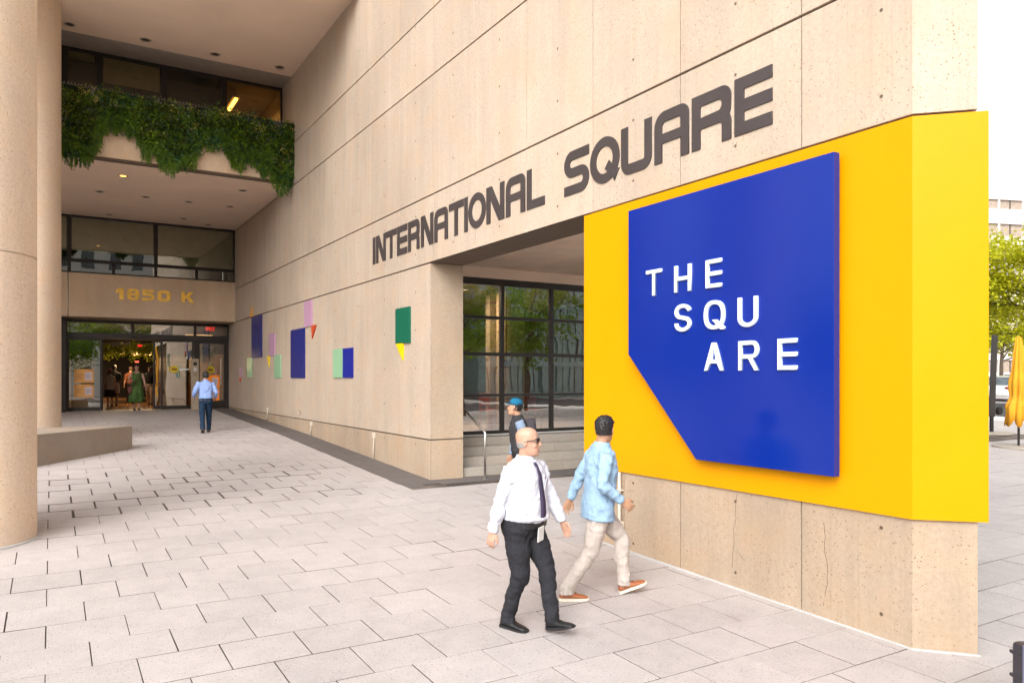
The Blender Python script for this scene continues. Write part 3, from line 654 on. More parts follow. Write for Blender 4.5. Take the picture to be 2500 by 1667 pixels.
def glyph2(ch, W, s):
    "the lighter grotesque of the blue sign"
    if ch == 'A':
        return [[(0, 0), (s * 1.05, 0), (W * .5 * .46 + s * .55, .26 - s * .0), (W - W * .23 - s * .55, .26), (W - s * 1.05, 0), (W, 0), (W * .5 + s * .62, 1), (W * .5 - s * .62, 1)],
                [(W * .32 + s * .42, .26 + s), (W * .5, .86), (W * .68 - s * .42, .26 + s)]]
    if ch == 'R':
        r = .255
        return [[(0, 0), (s, 0), (s, .40), (W * .5, .40), (W - s * 1.15, 0), (W, 0), (W * .5 + s * 1.15, .415)] + arc(W - r, .70, r, .30, -62, 90, 12) + [(0, 1)],
                [(s, .40 + s), (s, 1 - s)] + arc(W - r, .70, r - s, .30 - s, 90, -90, 10)]
    if ch == 'S':
        k = W / 2 - s / 2; r = (1 - s) / 4
        p = arc(W / 2, 1 - s / 2 - r, k, r, 8, 235, 18) + arc(W / 2, s / 2 + r, k, r, 55, -188, 18)
        return [stroke(p, s)]
    if ch == 'U':
        k = W / 2 - s / 2
        return [stroke([(s / 2, 1)] + arc(W / 2, .30, k, .30 - s / 2, 180, 360, 18) + [(W - s / 2, 1)], s)]
    if ch == 'Q' or ch == 'O':
        def sq(a, b, n=36): return [(W / 2 + a * math.copysign(abs(math.cos(t)) ** .82, math.cos(t)), .5 + b * math.copysign(abs(math.sin(t)) ** .82, math.sin(t))) for t in (2 * math.pi * i / n for i in range(n))]
        return [sq(W / 2, .5), sq(W / 2 - s, .5 - s)[::-1]]
    return glyph(ch, W, s)
def plate(name, outlines, scale, depth, bevel, mat, M4, parent, res=1):
    cu = bpy.data.curves.new(name, 'CURVE'); cu.dimensions = '2D'; cu.fill_mode = 'BOTH'; cu.extrude = depth / 2; cu.bevel_depth = bevel; cu.bevel_resolution = res
    cu.offset = -bevel
    for pts in outlines:
        sp = cu.splines.new('POLY'); sp.points.add(len(pts) - 1); sp.use_cyclic_u = True
        for q, p in zip(sp.points, pts): q.co = (p[0] * scale, p[1] * scale, 0, 1)
    tmp = bpy.data.objects.new('tmp', cu); me = bpy.data.meshes.new_from_object(tmp); bpy.data.objects.remove(tmp); bpy.data.curves.remove(cu)
    me.materials.clear(); me.materials.append(mat); me.name = name
    o = bpy.data.objects.new(name, me); COL.objects.link(o); o.parent = parent; o.matrix_parent_inverse = parent.matrix_world.inverted() if False else Matrix()
    o.matrix_local = M4
    return o
def on_wall(X, Y, z, depth):     # letter frame on a wall facing -X
    return Matrix(((0, 0, -1, X - depth / 2), (-1, 0, 0, Y), (0, 1, 0, z), (0, 0, 0, 1)))
def on_front(x, Y, z, depth):    # letter frame on a wall facing -Y
    return Matrix(((1, 0, 0, x), (0, 0, -1, Y - depth / 2), (0, 1, 0, z), (0, 0, 0, 1)))
sg = empty('wall_lettering', (0, 0, 0)); tag(sg, 'dark bronze capital letters INTERNATIONAL SQUARE along the concrete wall', 'lettering')
LZ, LH, SW = 4.54, .563, .215
lets = [(c, 880 + a * .2551, 880 + b * .2551) for c, a, b in (('I', 123, 145), ('N', 153, 245), ('T', 248, 348), ('E', 355, 450), ('R', 460, 568), ('N', 583, 700), ('A', 711, 840), ('T', 851, 990), ('I', 998, 1030), ('O', 1037, 1203), ('N', 1210, 1380), ('A', 1397, 1580), ('L', 1597, 1767))]
lets += [(c, 1300 + a * .34057, 1300 + b * .34057) for c, a, b in (('S', 232, 408), ('Q', 417, 627), ('U', 640, 858), ('A', 879, 1125), ('R', 1147, 1428), ('E', 1453, 1723))]
for c, a, b in lets:
    ya, yb = wx(a, 700, XW).y, wx(b, 700, XW).y; W = (ya - yb) / LH
    zz, hh = LZ, LH
    o = plate('letter', glyph('O' if c == 'Q' else c, W, SW), LH, .012, .0015, LETTER, on_wall(XW, ya, LZ, .012), sg)
    if c == 'Q': 
        q = [(W * .50, .36), (W * .66, .50), (W * 1.0, .20), (W * .94, .12), (W * .98, .04), (W * .86, .02)]
        q = [(W * .52, .30), (W * .66, .46), (W * .86, .24), (W * 1.0, .22), (W * .84, -.02), (W * .76, .10)]
        plate('letter', [q], LH, .015, .001, LETTER, on_wall(XW, ya, LZ, .015), sg)
# ---------------- yellow and blue sign
XY_ = XW - .028; XBF = XW - .150
sign = empty('wall_sign', (XW, 5.5, ZE)); tag(sign, 'large yellow and blue sign reading THE SQUARE on the end of the concrete wall', 'sign')
def sgp(o): o.parent = sign; o.matrix_parent_inverse = Matrix.Translation((-XW, -5.5, -ZE)); return o
yz0, yz1 = ZE + .002, ZD - .016
tip = Vector((XW + .365 + .05, 3.15)); r_ = ray(2414, 900); 
fy = Y_FOLD - .016; kx = r_.x / r_.y; a_ = (kx * fy - XY_) / (1 + kx); tp = (XY_ + a_, fy - a_)
yl = wx(1426, 900, XY_).y
poly = [(XY_, yl), (XY_, fy), tp, (tp[0] + .018, tp[1] + .018), (XW - .003, fy + .012), (XW - .003, yl)]
mb = MB(); mb.loft([[Vector((x, y, z)) for x, y in poly] for z in (yz0, yz1)]); sgp(mb.build('yellow_panel', YEL))
# returns of the panel round the wall end
poly2 = [(tp[0] + .001, tp[1] + .02), (tp[0] + .018, tp[1] + .019), (XB + .03, Y_FOLD + .0), (XB + .03, 4.4), (XB + .004, 4.4), (XB + .004, Y_FOLD)]
bpts = [wx(px, py, XBF) for px, py in ((1534, 515), (1533, 865), (1699, 1121), (2036, 1164), (2036, 371))]
zt_ = (bpts[0].z + bpts[4].z) / 2; zb_ = (bpts[2].z + bpts[3].z) / 2
for i in (0, 4): bpts[i].z = zt_
for i in (2, 3): bpts[i].z = zb_
bpts[1].y = bpts[0].y; bpts[4].y = bpts[3].y
bp_ = sgp(MB().prism(bpts, (.076, 0, 0)).build('blue_panel', BLU, bevel=.003))
sgp(B('standoff', BRONZE, XBF + .077, XY_ - .001, 4.4, 6.3, 2.6, 3.6))
def zz5(x, y): return wx(1400 + x * .34057, 350 + y * .34057, XBF)
def zz6(x, y): return wx(1400 + x * .34057, 800 + y * .34057, XBF)
wl = [('T', zz5(531, 0).y, zz5(638, 0).y, zz5(583, 1092).z, zz5(583, 907).z), ('H', zz5(733, 0).y, zz5(850, 0).y, zz5(746, 1070).z, zz5(746, 880).z), ('E', zz5(958, 0).y, zz5(1068, 0).y, zz5(970, 1040).z, zz5(970, 839).z),
      ('S', zz5(735, 0).y, zz5(849, 0).y, zz5(790, 1350).z, zz5(790, 1152).z), ('Q', zz5(945, 0).y, zz5(1092, 0).y, zz5(1018, 1333).z, zz5(1018, 1125).z), ('U', zz5(1188, 0).y, zz5(1327, 0).y, zz5(1255, 1316).z, zz5(1200, 1107).z),
      ('A', zz6(948, 0).y, zz6(1083, 0).y, zz6(960, 308).z, zz6(1015, 107).z), ('R', zz6(1193, 0).y, zz6(1335, 0).y, zz6(1210, 306).z, zz6(1210, 96).z), ('E', zz6(1474, 0).y, zz6(1610, 0).y, zz6(1490, 302).z, zz6(1490, 80).z)]
for c, ya, yb, z0, z1 in wl:
    h = z1 - z0; W = (ya - yb) / h; M4 = on_wall(XBF, ya, z0, .022)
    M4 = Matrix.Translation((-XW, -5.5, -ZE)) @ Matrix.Translation((XW, 5.5, ZE)) @ M4
    o = plate('letter', glyph2(c, W, .138), h, .022, .004, WHT, M4, bp_, 2)
    if c == 'Q': plate('letter', [[(W * .42, .33), (W * .62, .33), (W * 1.0, .06), (W * .98, -.02), (W * .82, -.02)]], h, .026, .003, WHT, on_wall(XBF, ya, z0, .026), bp_, 2)
# ---------------- brass address numerals
ad = empty('address_numerals'); tag(ad, 'brass numerals 1850 K above the entrance doors', 'lettering')
def rr(x0, y0, x1, y1, r, rev=False):
    p = arc(x1 - r, y1 - r, r, r, 0, 90, 5) + arc(x0 + r, y1 - r, r, r, 90, 180, 5) + arc(x0 + r, y0 + r, r, r, 180, 270, 5) + arc(x1 - r, y0 + r, r, r, 270, 360, 5)
    return p[::-1] if rev else p
def numeral(ch, W):
    s = .24
    if ch == '1': return [[(W - .34, 0), (W, 0), (W, 1), (W - .42, 1), (0, .72), (0, .50), (W - .34, .68)]]
    if ch == '0': return [rr(0, 0, W, 1, .3), rr(.33, s, W - .33, 1 - s, .12, True)]
    if ch == '8': return [rr(0, 0, W, 1, .3), rr(.30, .18, W - .30, .42, .1, True), rr(.32, .60, W - .32, .82, .1, True)]
    if ch == '5': return [stroke([(W * .96, .89), (.15, .89), (.12, .56), (W - .42, .56)] + arc(W - .42, .335, .30, .225, 90, -90, 8) + [(.0, .11)], .215)]
    if ch == 'K': return [[(0, 0), (.32, 0), (.32, .34), (.44, .42), (W - .40, 0), (W, 0), (.72, .56), (W - .06, 1), (W - .46, 1), (.32, .58), (.32, 1), (0, 1)]]
for ch, a, b, t_, bt_ in (('1', 830, 885, 672, 742), ('8', 912, 998, 678, 747), ('5', 1020, 1108, 683, 752), ('0', 1128, 1222, 690, 757), ('K', 1300, 1393, 695, 765)):
    k = .34057; p0 = wy(a * k, 500 + bt_ * k, YF); p1 = wy(b * k, 500 + t_ * k, YF); h = .382
    z0 = wy((a + b) / 2 * k, 500 + (t_ + bt_) / 2 * k, YF).z - h / 2
    plate('numeral', numeral(ch, (p1.x - p0.x) / h), h, .03, .004, GOLD, on_front(p0.x, YF, 4.855, .03), ad)

# ================================================================== COLOURED PANELS on the long wall
PC = {n: M('panel_' + n, c, .32, var=.03, bst=.01) for n, c in dict(orange=(.72, .30, .01), navy=(.006, .012, .16), mint=(.27, .48, .29), lilac=(.48, .27, .40), red=(.55, .06, .01), yellow=(.78, .55, .0), blue=(.003, .012, .26), green=(.0, .115, .065)).items()}
def p3(x, y): return wx(500 + x * .2551, 650 + y * .2551, XW - .035)
pn_list = [
 ('orange', [(427, 485), (447, 383), (449, 480)], 'thin orange triangle standing on the top of the left navy panel'),
 ('navy', (445, 541, 462, 868), 'tall navy panel nearest the entrance, below the orange triangle'),
 ('mint', (402, 445, 872, 1062), 'mint green panel touching the lower corner of the left navy panel'),
 ('lilac', (330, 348, 968, 1060), 'smallest lilac panel nearest the entrance doors'),
 ('red', [(322, 1066), (340, 1062), (333, 1108)], 'tiny red triangle under the smallest lilac panel'),
 ('lilac', (613, 667, 637, 853), 'middle lilac panel above the mint panel and small yellow triangle'),
 ('yellow', [(590, 860), (614, 857), (613, 962)], 'narrow yellow triangle under the middle lilac panel'),
 ('mint', (663, 721, 848, 1068), 'mint green panel below the middle lilac panel, left of the large navy panel'),
 ('navy', (820, 950, 588, 1068), 'largest navy panel in the middle of the wall'),
 ('lilac', (948, 1021, 319, 568), 'upper lilac panel resting on the corner of the largest navy panel'),
 ('red', [(1017, 568), (1061, 560), (1022, 690)], 'red triangle hanging from the upper lilac panel'),
 ('mint', (1225, 1312, 787, 1066), 'mint green half of the side by side pair of panels'),
 ('blue', (1319, 1410, 778, 1066), 'royal blue half of the side by side pair of panels'),
 ('green', (1822, 1957, 383, 730), 'dark green panel nearest the pier'),
 ('yellow', [(1822, 737), (1893, 730), (1890, 900)], 'yellow triangle pointing down under the dark green panel')]
for c, g_, lab in pn_list:
    if isinstance(g_, tuple):
        x0, x1, t_, b_ = g_; A_, C_ = p3(x0, 0), p3(x1, t_); D_ = p3(x1, b_)
        poly = [(XW - .035, A_.y, C_.z), (XW - .035, A_.y, D_.z), (XW - .035, C_.y, D_.z), (XW - .035, C_.y, C_.z)]
    else: poly = [tuple(p3(*q)) for q in g_]; 
    poly = [Vector(q) for q in poly]
    n_ = (poly[1] - poly[0]).cross(poly[2] - poly[0])
    if n_.x > 0: poly = poly[::-1]
    tag(MB().prism(poly, (.033, 0, 0)).build('wall_panel', PC[c], bevel=.002), lab, 'panel', 'coloured panels on the concrete wall')

# ================================================================== SMALL FIXTURES
cd = empty('conduit', (XW - .05, 7.0, gz(7))); tag(cd, 'cream conduit with junction box on the wall under the yellow panel', 'conduit')
zb = ZE - gz(7)
MB().tube([(0, 0, 0), (0, 0, .33), (0, 0, zb)], .018).build('pipe', CREAM, cd, smooth=True)
jb = B('junction_box', CREAM, -.035, .045, -.042, .042, .21, .34, cd, .006); B('cover', CREAM, -.041, -.036, -.034, .034, .225, .325, jb); 
for zz in (.1, .7): B('strap', CREAM, -.020, .045, -.028, .028, zz, zz + .018, cd)
for i, (px, top_, bot_, lab) in enumerate(((653, 999, 1031, 'thin cream cable hanging from a small box nearest the entrance'), (760, 1034, 1070, 'thin cream cable from a small box in the middle of the wall foot'), (913, 1062, 1122, 'thin cream cable from a small box nearest the pier'))):
    p0 = wx(px, top_, XW - .02); gzv = gz(p0.y); t = empty('wall_cable', (XW - .02, p0.y, gzv)); tag(t, lab, 'cable', 'cables at the foot of the wall')
    h = p0.z - gzv
    B('box', CREAM, -.025, .02, -.035, .035, h - .06, h + .05, t, .004); MB().tube([(0, 0, h - .06), (-.01, .0, h * .5), (-.015, .06 * (i != 2), 0)], .014, 8).build('cable', CREAM, t, smooth=True)
p0 = wx(733, 1010, XW - .03); t = empty('wall_tap', p0); tag(t, 'small brass tap on the wall above the dark paving', 'tap')
MB().tube([(.03, 0, .03), (-.04, 0, .03), (-.07, 0, -.04)], .014, 8).build('spout', STEEL, t, smooth=True); MB().tube([(-.02, -.04, .08), (-.02, .04, .08)], .009, 6).build('handle', BRONZE, t); MB().tube([(-.02, 0, .03), (-.02, 0, .08)], .006, 6).build('stem', STEEL, t)
# recessed downlights
TRIM = M('downlight_trim', (.55, .46, .38), .35, .8); CAN = M('downlight_can', (.06, .045, .035), .6); LIT = emis('downlight_glow', (1, .45, .08), 2.6)
def downlight(p, lab, grp, lit=False):
    t = empty('downlight', p); tag(t, lab, 'downlight', grp)
    MB().lathe([(.085, .05), (.085, -.006), (.125, -.010), (.130, -.001), (.128, .001), (.09, .0)], n=24).build('trim', TRIM, t, smooth=True)
    MB().lathe([(.0839, .001), (.07, -.0045), (.001, -.003)], n=20).build('lamp', LIT if lit else CAN, t)
def on_z(px, py, Z):
    r = ray(px, py); k = (Z - CZ) / r.z; return Vector((r.x * k, r.y * k, Z))
for i, (a, b) in enumerate(((500, 177), (1043, 288), (1542, 391), (2003, 484))):
    downlight(on_z(a * .34057, b * .34057, Z_SOF - .001), 'recessed downlight in the upper soffit, ' + ('leftmost beside the columns', 'second from the columns', 'third from the columns', 'nearest the concrete wall')[i], 'downlights in the upper soffit')
lo_ = [(882, 1262, 1, 'glowing orange downlight in the lower soffit'), (715, 1374, 0, 'dark downlight in the lower soffit left below the glowing one'), (1045, 1413, 0, 'dark downlight in the lower soffit right below the glowing one'), (1355, 1448, 0, 'dark downlight in the middle of the lower soffit'), (1650, 1482, 0, 'dark downlight of the lower soffit row nearest the wall'), (1740, 1367, 0, 'dark downlight close behind the hanging plants near the wall'), (784, 1538, 0, 'dark downlight in the lower soffit close to the left window'), (1316, 1568 + 0, 0, 'small dark downlight above the window mullion'), (1492, 1568 + 44 * 1, 0, 'dark downlight in the lower soffit just above the right window')]
for a, b, l_, lab in lo_: downlight(on_z(a * .34057, b * .34057, Z_SOF2 - .001), lab, 'downlights in the lower soffit', l_)
# stickers, posters, exit signs, intercom
OR = M('orange_poster', (.80, .22, .02), .6, emit=((1, .25, .02), .12)); ORP = M('pale_orange_poster', (.75, .36, .10), .6); PAPER = M('poster_paper', (.62, .52, .55), .7); INK = M('poster_ink', (.25, .08, .02), .7)
def z8(x, y, Y=YD - .004): return wy(100 + x * .21259, 760 + y * .21259, Y)
def poster(x0, x1, y0, y1, m, lab, Y, inset):
    a, b = z8(x0, y1, Y), z8(x1, y0, Y); t = empty('notice_poster', ((a.x + b.x) / 2, Y, a.z)); tag(t, lab, 'poster', 'notices on the entrance glass')
    w, h = (b.x - a.x) / 2, b.z - a.z
    B('sheet', m, -w, w, -.002, 0, 0, h, t); i0, i1 = (w * .08, w * .82) if inset else (-w * .3, w * .72)
    B('paper', PAPER, i0, i1, -.004, -.0022, h * .18, h * .80, t)
    for k in range(4): B('text_line', INK, i0 + .03, i1 - .03 - .04 * (k % 2), -.0046, -.0041, h * (.32 + .09 * k), h * (.32 + .09 * k) + .008, t)
    if inset:
        for k in range(5): B('text_line', INK, -w * .85, -w * .1 - .03 * (k % 3), -.0046, -.0022, h * (.30 + .09 * k), h * (.30 + .09 * k) + .007, t)
    for k in (-1, 1): B('tape', BRONZE, k * w * .8 - .03, k * w * .8 + .03, -.0045, -.0022, h * .90, h * .945, t)
poster(380, 607, 665, 820, ORP, 'upper pale orange notice on the left door glass', YD - .004, True); poster(378, 606, 838, 986, ORP, 'lower pale orange notice on the left door glass', YD - .004, True)
poster(1915, 2050, 733, 874, OR, 'upper bright orange notice on the right door', YD + .022, False); poster(1912, 2048, 885, 1025, OR, 'lower bright orange notice on the right door', YD + .022, False)
YS_ = M('yellow_sticker', (.70, .52, .02), .6)
for (x, y, Y, lab) in ((1532, 665, YD + .02, 'round yellow sticker on the right sliding glass'), (1950, 671, YD + .045, 'round yellow sticker on the right swing door')):
    c_ = z8(x, y, Y - .002); t = empty('door_sticker', c_); tag(t, lab, 'sticker', 'yellow door stickers')
    o = MB().lathe([(.14, 0), (.14, .002)], n=28).build('disc', YS_, t); o.rotation_euler = (R(90), 0, 0)
    B('print', INK, -.085, .085, -.0045, -.0024, -.03, .03, t)
    if x < 1600: B('strip', WHT, .15, .50, -.003, 0, -.025, .025, t)
EX = emis('exit_red', (1, .02, .015), 1.3)
def exit_sign(loc, s, lab):
    t = empty('exit_sign', loc); tag(t, lab, 'exit sign', 'red exit signs'); w = .17 * s; h = .095 * s
    B('face', M('exit_face', (.28, .20, .18), .4), -w, w, 0, .02, -h, h, t); x = -w * .82; k = h * 1.5
    for ch, W in (('E', .55), ('X', .6), ('I', .2), ('T', .6)):
        if ch == 'X': ol = [[(0, 0), (.2, 0), (.3, .36), (.4, 0), (.6, 0), (.42, .5), (.6, 1), (.4, 1), (.3, .64), (.2, 1), (0, 1), (.18, .5)]]
        else: ol = glyph(ch, W, .2)
        plate('letter', ol, k, .004, 0, EX, on_front(x, -.0005, -k / 2, .004), t); x += (W + .12) * k
exit_sign(z8(1938, 202, YD + .5), 1.0, 'red EXIT sign behind the glass above the right door'); exit_sign(wy(334, 883, 39.8), .5, 'red EXIT sign deep inside the lobby above the walkers'); exit_sign(wy(341, 844, 33), .45, 'red EXIT sign just inside the sliding doors')
exit_sign(wy(1202, 788, 16.2), .6, 'red EXIT sign inside the shopfront')
ip = z8(1767, 1128, YD - .6); ipt = empty('intercom_post', (ip.x, YD - .6, gz(YD - .6))); tag(ipt, 'beige intercom post beside the right door', 'post')
B('post', M('beige_metal', (.40, .31, .22), .5), -.125, .125, -.09, .09, 0, 1.87, ipt, .01); B('screen', DARK, -.06, .06, -.096, -.0915, 1.62, 1.74, ipt); B('keypad', GREYP, -.05, .05, -.096, -.0915, 1.42, 1.54, ipt); B('panel', M('panel_tan', (.3, .22, .15), .5), -.08, .08, -.095, -.0915, 1.22, 1.38, ipt)

# ================================================================== HANGING PLANTS on the balcony
def leaf_mesh(name, items, mat, parent, kind='stuff'):
    "items: (centre, direction of the tip, normal-ish, length, width)"
    v, f = [], []
    for c, d, n, L_, w in items:
        d = d.normalized(); s_ = d.cross(n)
        if s_.length < 1e-4: s_ = Vector((1, 0, 0))
        s_ = s_.normalized(); n2 = s_.cross(d); o = len(v)
        v += [c, c + d * L_ * .45 + s_ * w / 2 + n2 * L_ * .06, c + d * L_, c + d * L_ * .45 - s_ * w / 2 + n2 * L_ * .06]
        f += [(o, o + 1, o + 2), (o, o + 2, o + 3)]
    m = bpy.data.meshes.new(name); m.from_pydata([tuple(q) for q in v], [], f); m.update(); m.materials.append(mat)
    o = bpy.data.objects.new(name, m); COL.objects.link(o); o.parent = parent
    if kind: o['kind'] = kind
    return o
def rv(s=1.): return Vector((random.uniform(-s, s), random.uniform(-s, s), random.uniform(-s, s)))
YP = 21.36
hp = empty('hanging_plants', (0, 0, 0)); tag(hp, 'dense hanging green plants draped over the balcony wall', 'plant')
low = [(430, 1110), (520, 1195), (560, 1170), (640, 1190), (690, 1070), (715, 1035), (740, 985), (765, 915), (800, 950), (825, 985), (880, 912), (920, 1005), (960, 950), (990, 965), (1010, 1130), (1070, 1180), (1105, 1085), (1150, 1225), (1240, 1260), (1290, 1200), (1380, 1225), (1425, 1115), (1450, 1040), (1500, 1090), (1550, 1070), (1600, 1040), (1640, 1170), (1720, 1245), (1760, 1160), (1830, 1205), (1890, 1290), (1925, 1210), (1950, 1320), (1990, 1395), (2050, 1385), (2092, 1300)]
def lowz(px):
    for (a, za), (b, zb) in zip(low, low[1:]):
        if a <= px <= b:
            y = za + (zb - za) * (px - a) / (b - a); return wy(px * .34057, y * .34057, YP).z
    return 8.2
LM = [leafmat('fern_leaf', (.020, .038, .007), (.060, .095, .012)), leafmat('bright_leaf', (.065, .14, .010), (.19, .30, .018)), leafmat('trail_leaf', (.022, .070, .035), (.06, .15, .065)), leafmat('silver_leaf', (.22, .22, .21), (.40, .40, .38)), leafmat('yellow_leaf', (.55, .50, .07), (.75, .65, .18)), leafmat('trailing_fern', (.045, .095, .012), (.12, .21, .025))]
bins = [[] for _ in LM]
Xa, Xb = wy(150, 250, YP).x - .5, XW - .05
def px_of(X): q = proj((X, YP, 8.5)); return q[0] / .34057
nclump = 900
for i in range(nclump):
    X = random.uniform(Xa, Xb); zl = lowz(px_of(X)) + .28; zt2 = 9.20
    u = random.random() ** .85
    z = zl + (zt2 - zl) * u
    kind = random.choices(range(6), (26, 26, 14, 10, 9, 15))[0]
    if z - zl < .35: kind = random.choice((2, 5, 1, 5))
    dep = YP - random.uniform(.0, .08)
    c0 = Vector((X, dep, z))
    if kind in (0, 5):                                  # fronds
        for k in range(7):
            d = Vector((random.uniform(-1, 1), -random.uniform(.2, .8), random.uniform(-1.2, .12))).normalized(); Lf = random.uniform(.16, .28)
            side = d.cross(Vector((0, -1, .3))).normalized()
            for j in range(10):
                a = c0 + d * Lf * j / 10 + Vector((0, 0, -.10 * (j / 10) ** 2))
                for sg_ in (-1, 1): bins[kind].append((a, d * .5 + side * sg_, Vector((0, -1, .4)),   .10 * (1.15 - j / 10), .034))
    elif kind in (1, 2):                                # round leaflets
        for k in range(38):
            c = c0 + Vector((random.gauss(0, .09), random.gauss(-.03, .05), random.gauss(-.05, .12)))
            bins[kind].append((c, Vector((random.uniform(-1, 1), -random.uniform(0, 1), random.uniform(-1, .6))), Vector((random.uniform(-.6, .6), -1, random.uniform(-.2, .9))), random.uniform(.05, .085), random.uniform(.045, .07)))
    else:
        for k in range(70):
            c = c0 + Vector((random.gauss(0, .07), random.gauss(-.04, .04), random.gauss(0, .07)))
            bins[kind].append((c, rv(), rv(), random.uniform(.03, .06), random.uniform(.02, .045)))
X = Xa
while X < Xb:                                             # trailing strands define the ragged lower edge
    zl = lowz(px_of(X)); 
    for q in range(2):
        L_ = random.uniform(.22, .62); z0 = zl + L_ * random.uniform(.75, 1.); x_ = X + random.uniform(-.03, .03); kind = random.choice((5, 5, 2, 1)); ph = random.random() * 6
        n_ = int(L_ / .018)
        for j in range(n_):
            t_ = j / n_; a = Vector((x_ + .02 * math.sin(ph + t_ * 5), YP - .05 - random.uniform(0, .05), z0 - L_ * t_))
            for sg_ in (-1, 1): bins[kind].append((a, Vector((sg_ * random.uniform(.5, 1), -random.uniform(.1, .6), -random.uniform(.2, .9))), Vector((0, -1, .3)), .042 * (1.1 - .5 * t_), .02))
    X += .028
for (b_, m_, n_) in zip(bins, LM, ('fern_foliage', 'bright_foliage', 'trailing_foliage', 'silver_foliage', 'yellow_foliage', 'hanging_fronds')): leaf_mesh(n_, b_, m_, hp)
mb = MB(); nseg = 60; BACKING = M('plant_backing', (.012, .018, .008), .95)  # near-black green sheet behind the leaves, for contrast
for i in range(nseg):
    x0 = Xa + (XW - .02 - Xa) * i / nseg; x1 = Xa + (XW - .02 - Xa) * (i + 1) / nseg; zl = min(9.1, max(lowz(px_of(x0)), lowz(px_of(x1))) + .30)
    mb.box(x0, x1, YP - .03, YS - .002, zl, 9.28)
mb.build('backing', BACKING, hp)
mb = MB(); X = Xa
while X < 4.1:
    for a in (-.03, .03): mb.tube([(X, YS + .1, 9.24), (X + a, YS + .1 - abs(a), 9.40)], .0035, 4)
    X += .075
mb.build('bird_spikes', STEEL, hp)
# ------------------------------------------------------------------ greenery under the lobby ceiling
hg = empty('hanging_greenery', (2.5, 34, 3.16)); tag(hg, 'band of leafy greenery hanging under the lobby ceiling', 'plant')
it = []
for i in range(420):
    c0 = Vector((random.uniform(-3.2, 3.4), random.uniform(-.6, .6), random.gauss(.08, .13)))
    for k in range(9): it.append((c0 + rv(.12), rv(), Vector((random.uniform(-.5, .5), -1, random.uniform(-.2, .8))), random.uniform(.07, .13), .06))
leaf_mesh('foliage', it, leafmat('lobby_leaf', (.16, .26, .02), (.40, .42, .03), .5), hg); MB().tube([(-3.2, 0, .45), (3.4, 0, .45)], .03).build('rod', BRONZE, hg)

# ================================================================== TREES
BARK = M('bark', (.10, .075, .055), .9, var=.3, vs=8, bs=30, bst=.5)
LT = [leafmat('tree_leaf_yellow', (.32, .37, .014), (.62, .60, .03), .5), leafmat('tree_leaf_green', (.08, .17, .015), (.20, .32, .02), .5)]
def tree(name, loc, h, crown_r, crown_z, label, m, seed, nl=9000, ls=.16, grp=None):
    rnd = random.Random(seed); t = empty(name, loc); tag(t, label, 'tree', grp)
    tr = MB(); top = Vector((rnd.uniform(-.3, .3), rnd.uniform(-.3, .3), h * .8))
    tr.tube([(0, 0, -.1), (.02, .02, h * .25), tuple(top * .6), tuple(top)], [.17, .13, .09, .03], 10)
    tips = []
    for i in range(16):
        a = rnd.uniform(0, 6.28); z0 = h * rnd.uniform(.28, .7); s_ = top * (z0 / top.z); rr_ = crown_r * rnd.uniform(.55, .95)
        e = Vector((s_.x + rr_ * math.cos(a), s_.y + rr_ * math.sin(a), z0 + rnd.uniform(.3, 1.4))); mid = (s_ + e) / 2 + Vector((0, 0, .25)); tr.tube([tuple(s_), tuple(mid), tuple(e)], [.055, .04, .012], 6)
        for k in range(3):
            e2 = mid + (e - mid) * rnd.random() + Vector((rnd.uniform(-1, 1), rnd.uniform(-1, 1), rnd.uniform(-.2, .8))) * crown_r * .3; tr.tube([tuple(mid), tuple(e2)], [.025, .008], 5); tips.append(e2)
        tips.append(e)
    tr.build('trunk', BARK, t, smooth=True)
    cl = list(tips)
    while len(cl) < 110:
        u = Vector((rnd.gauss(0, 1), rnd.gauss(0, 1), rnd.gauss(0, 1))).normalized() * (rnd.random() ** .4)
        cl.append(Vector((u.x * crown_r, u.y * crown_r, crown_z + u.z * (h - crown_z) * (1. if u.z > 0 else .75))))
    it = []
    for i in range(nl):
        c = rnd.choice(cl); q = Vector((rnd.gauss(0, .30), rnd.gauss(0, .30), rnd.gauss(0, .22))) * (crown_r / 3.)
        it.append((c + q, Vector((rnd.uniform(-1, 1), rnd.uniform(-1, 1), rnd.uniform(-.9, .3))), Vector((rnd.uniform(-.7, .7), rnd.uniform(-.7, .7), 1)), ls * rnd.uniform(.7, 1.3), ls * .7))
    leaf_mesh('crown', it, m, t, None)
def on_d(px, d):            # ground point under a picture column at camera depth d
    u = (px - CX) / FPX; x, y = d * (_s + _c * u), d * (_c - _s * u); return x, y
x, y = on_d(2555, 36); tree('street_tree', (x, y, gz(y)), 9.9, 3.6, 5.4, 'bright yellow-green tree behind the closed umbrella at the right edge', LT[0], 3, 15000, .2)
x, y = on_d(2445, 58); tree('street_tree', (x, y, gz(y)), 8.6, 3.2, 5.2, 'green street tree beyond the parked car', LT[0], 4, 7000, .24)
for i, (x, y, h, m) in enumerate(((1.0, -13., 9.5, 1), (6.5, -14.5, 10, 1), (21., -12., 9.5, 1), (27.5, -15., 10, 1), (-7, -14, 9, 1), (34, -12, 9, 1))):
    tree('street_tree', (x, y, 0), h, 3.4, h * .58, ('green tree mirrored in the left entrance glass', 'green tree mirrored in the glass above the doors', 'green tree mirrored in the left shopfront panes', 'green tree mirrored in the middle shopfront panes', 'green tree across the street at the far left, behind the camera', 'green tree across the street at the far right, behind the camera')[i], LT[m], 20 + i, 6500, .24, 'trees across the street')

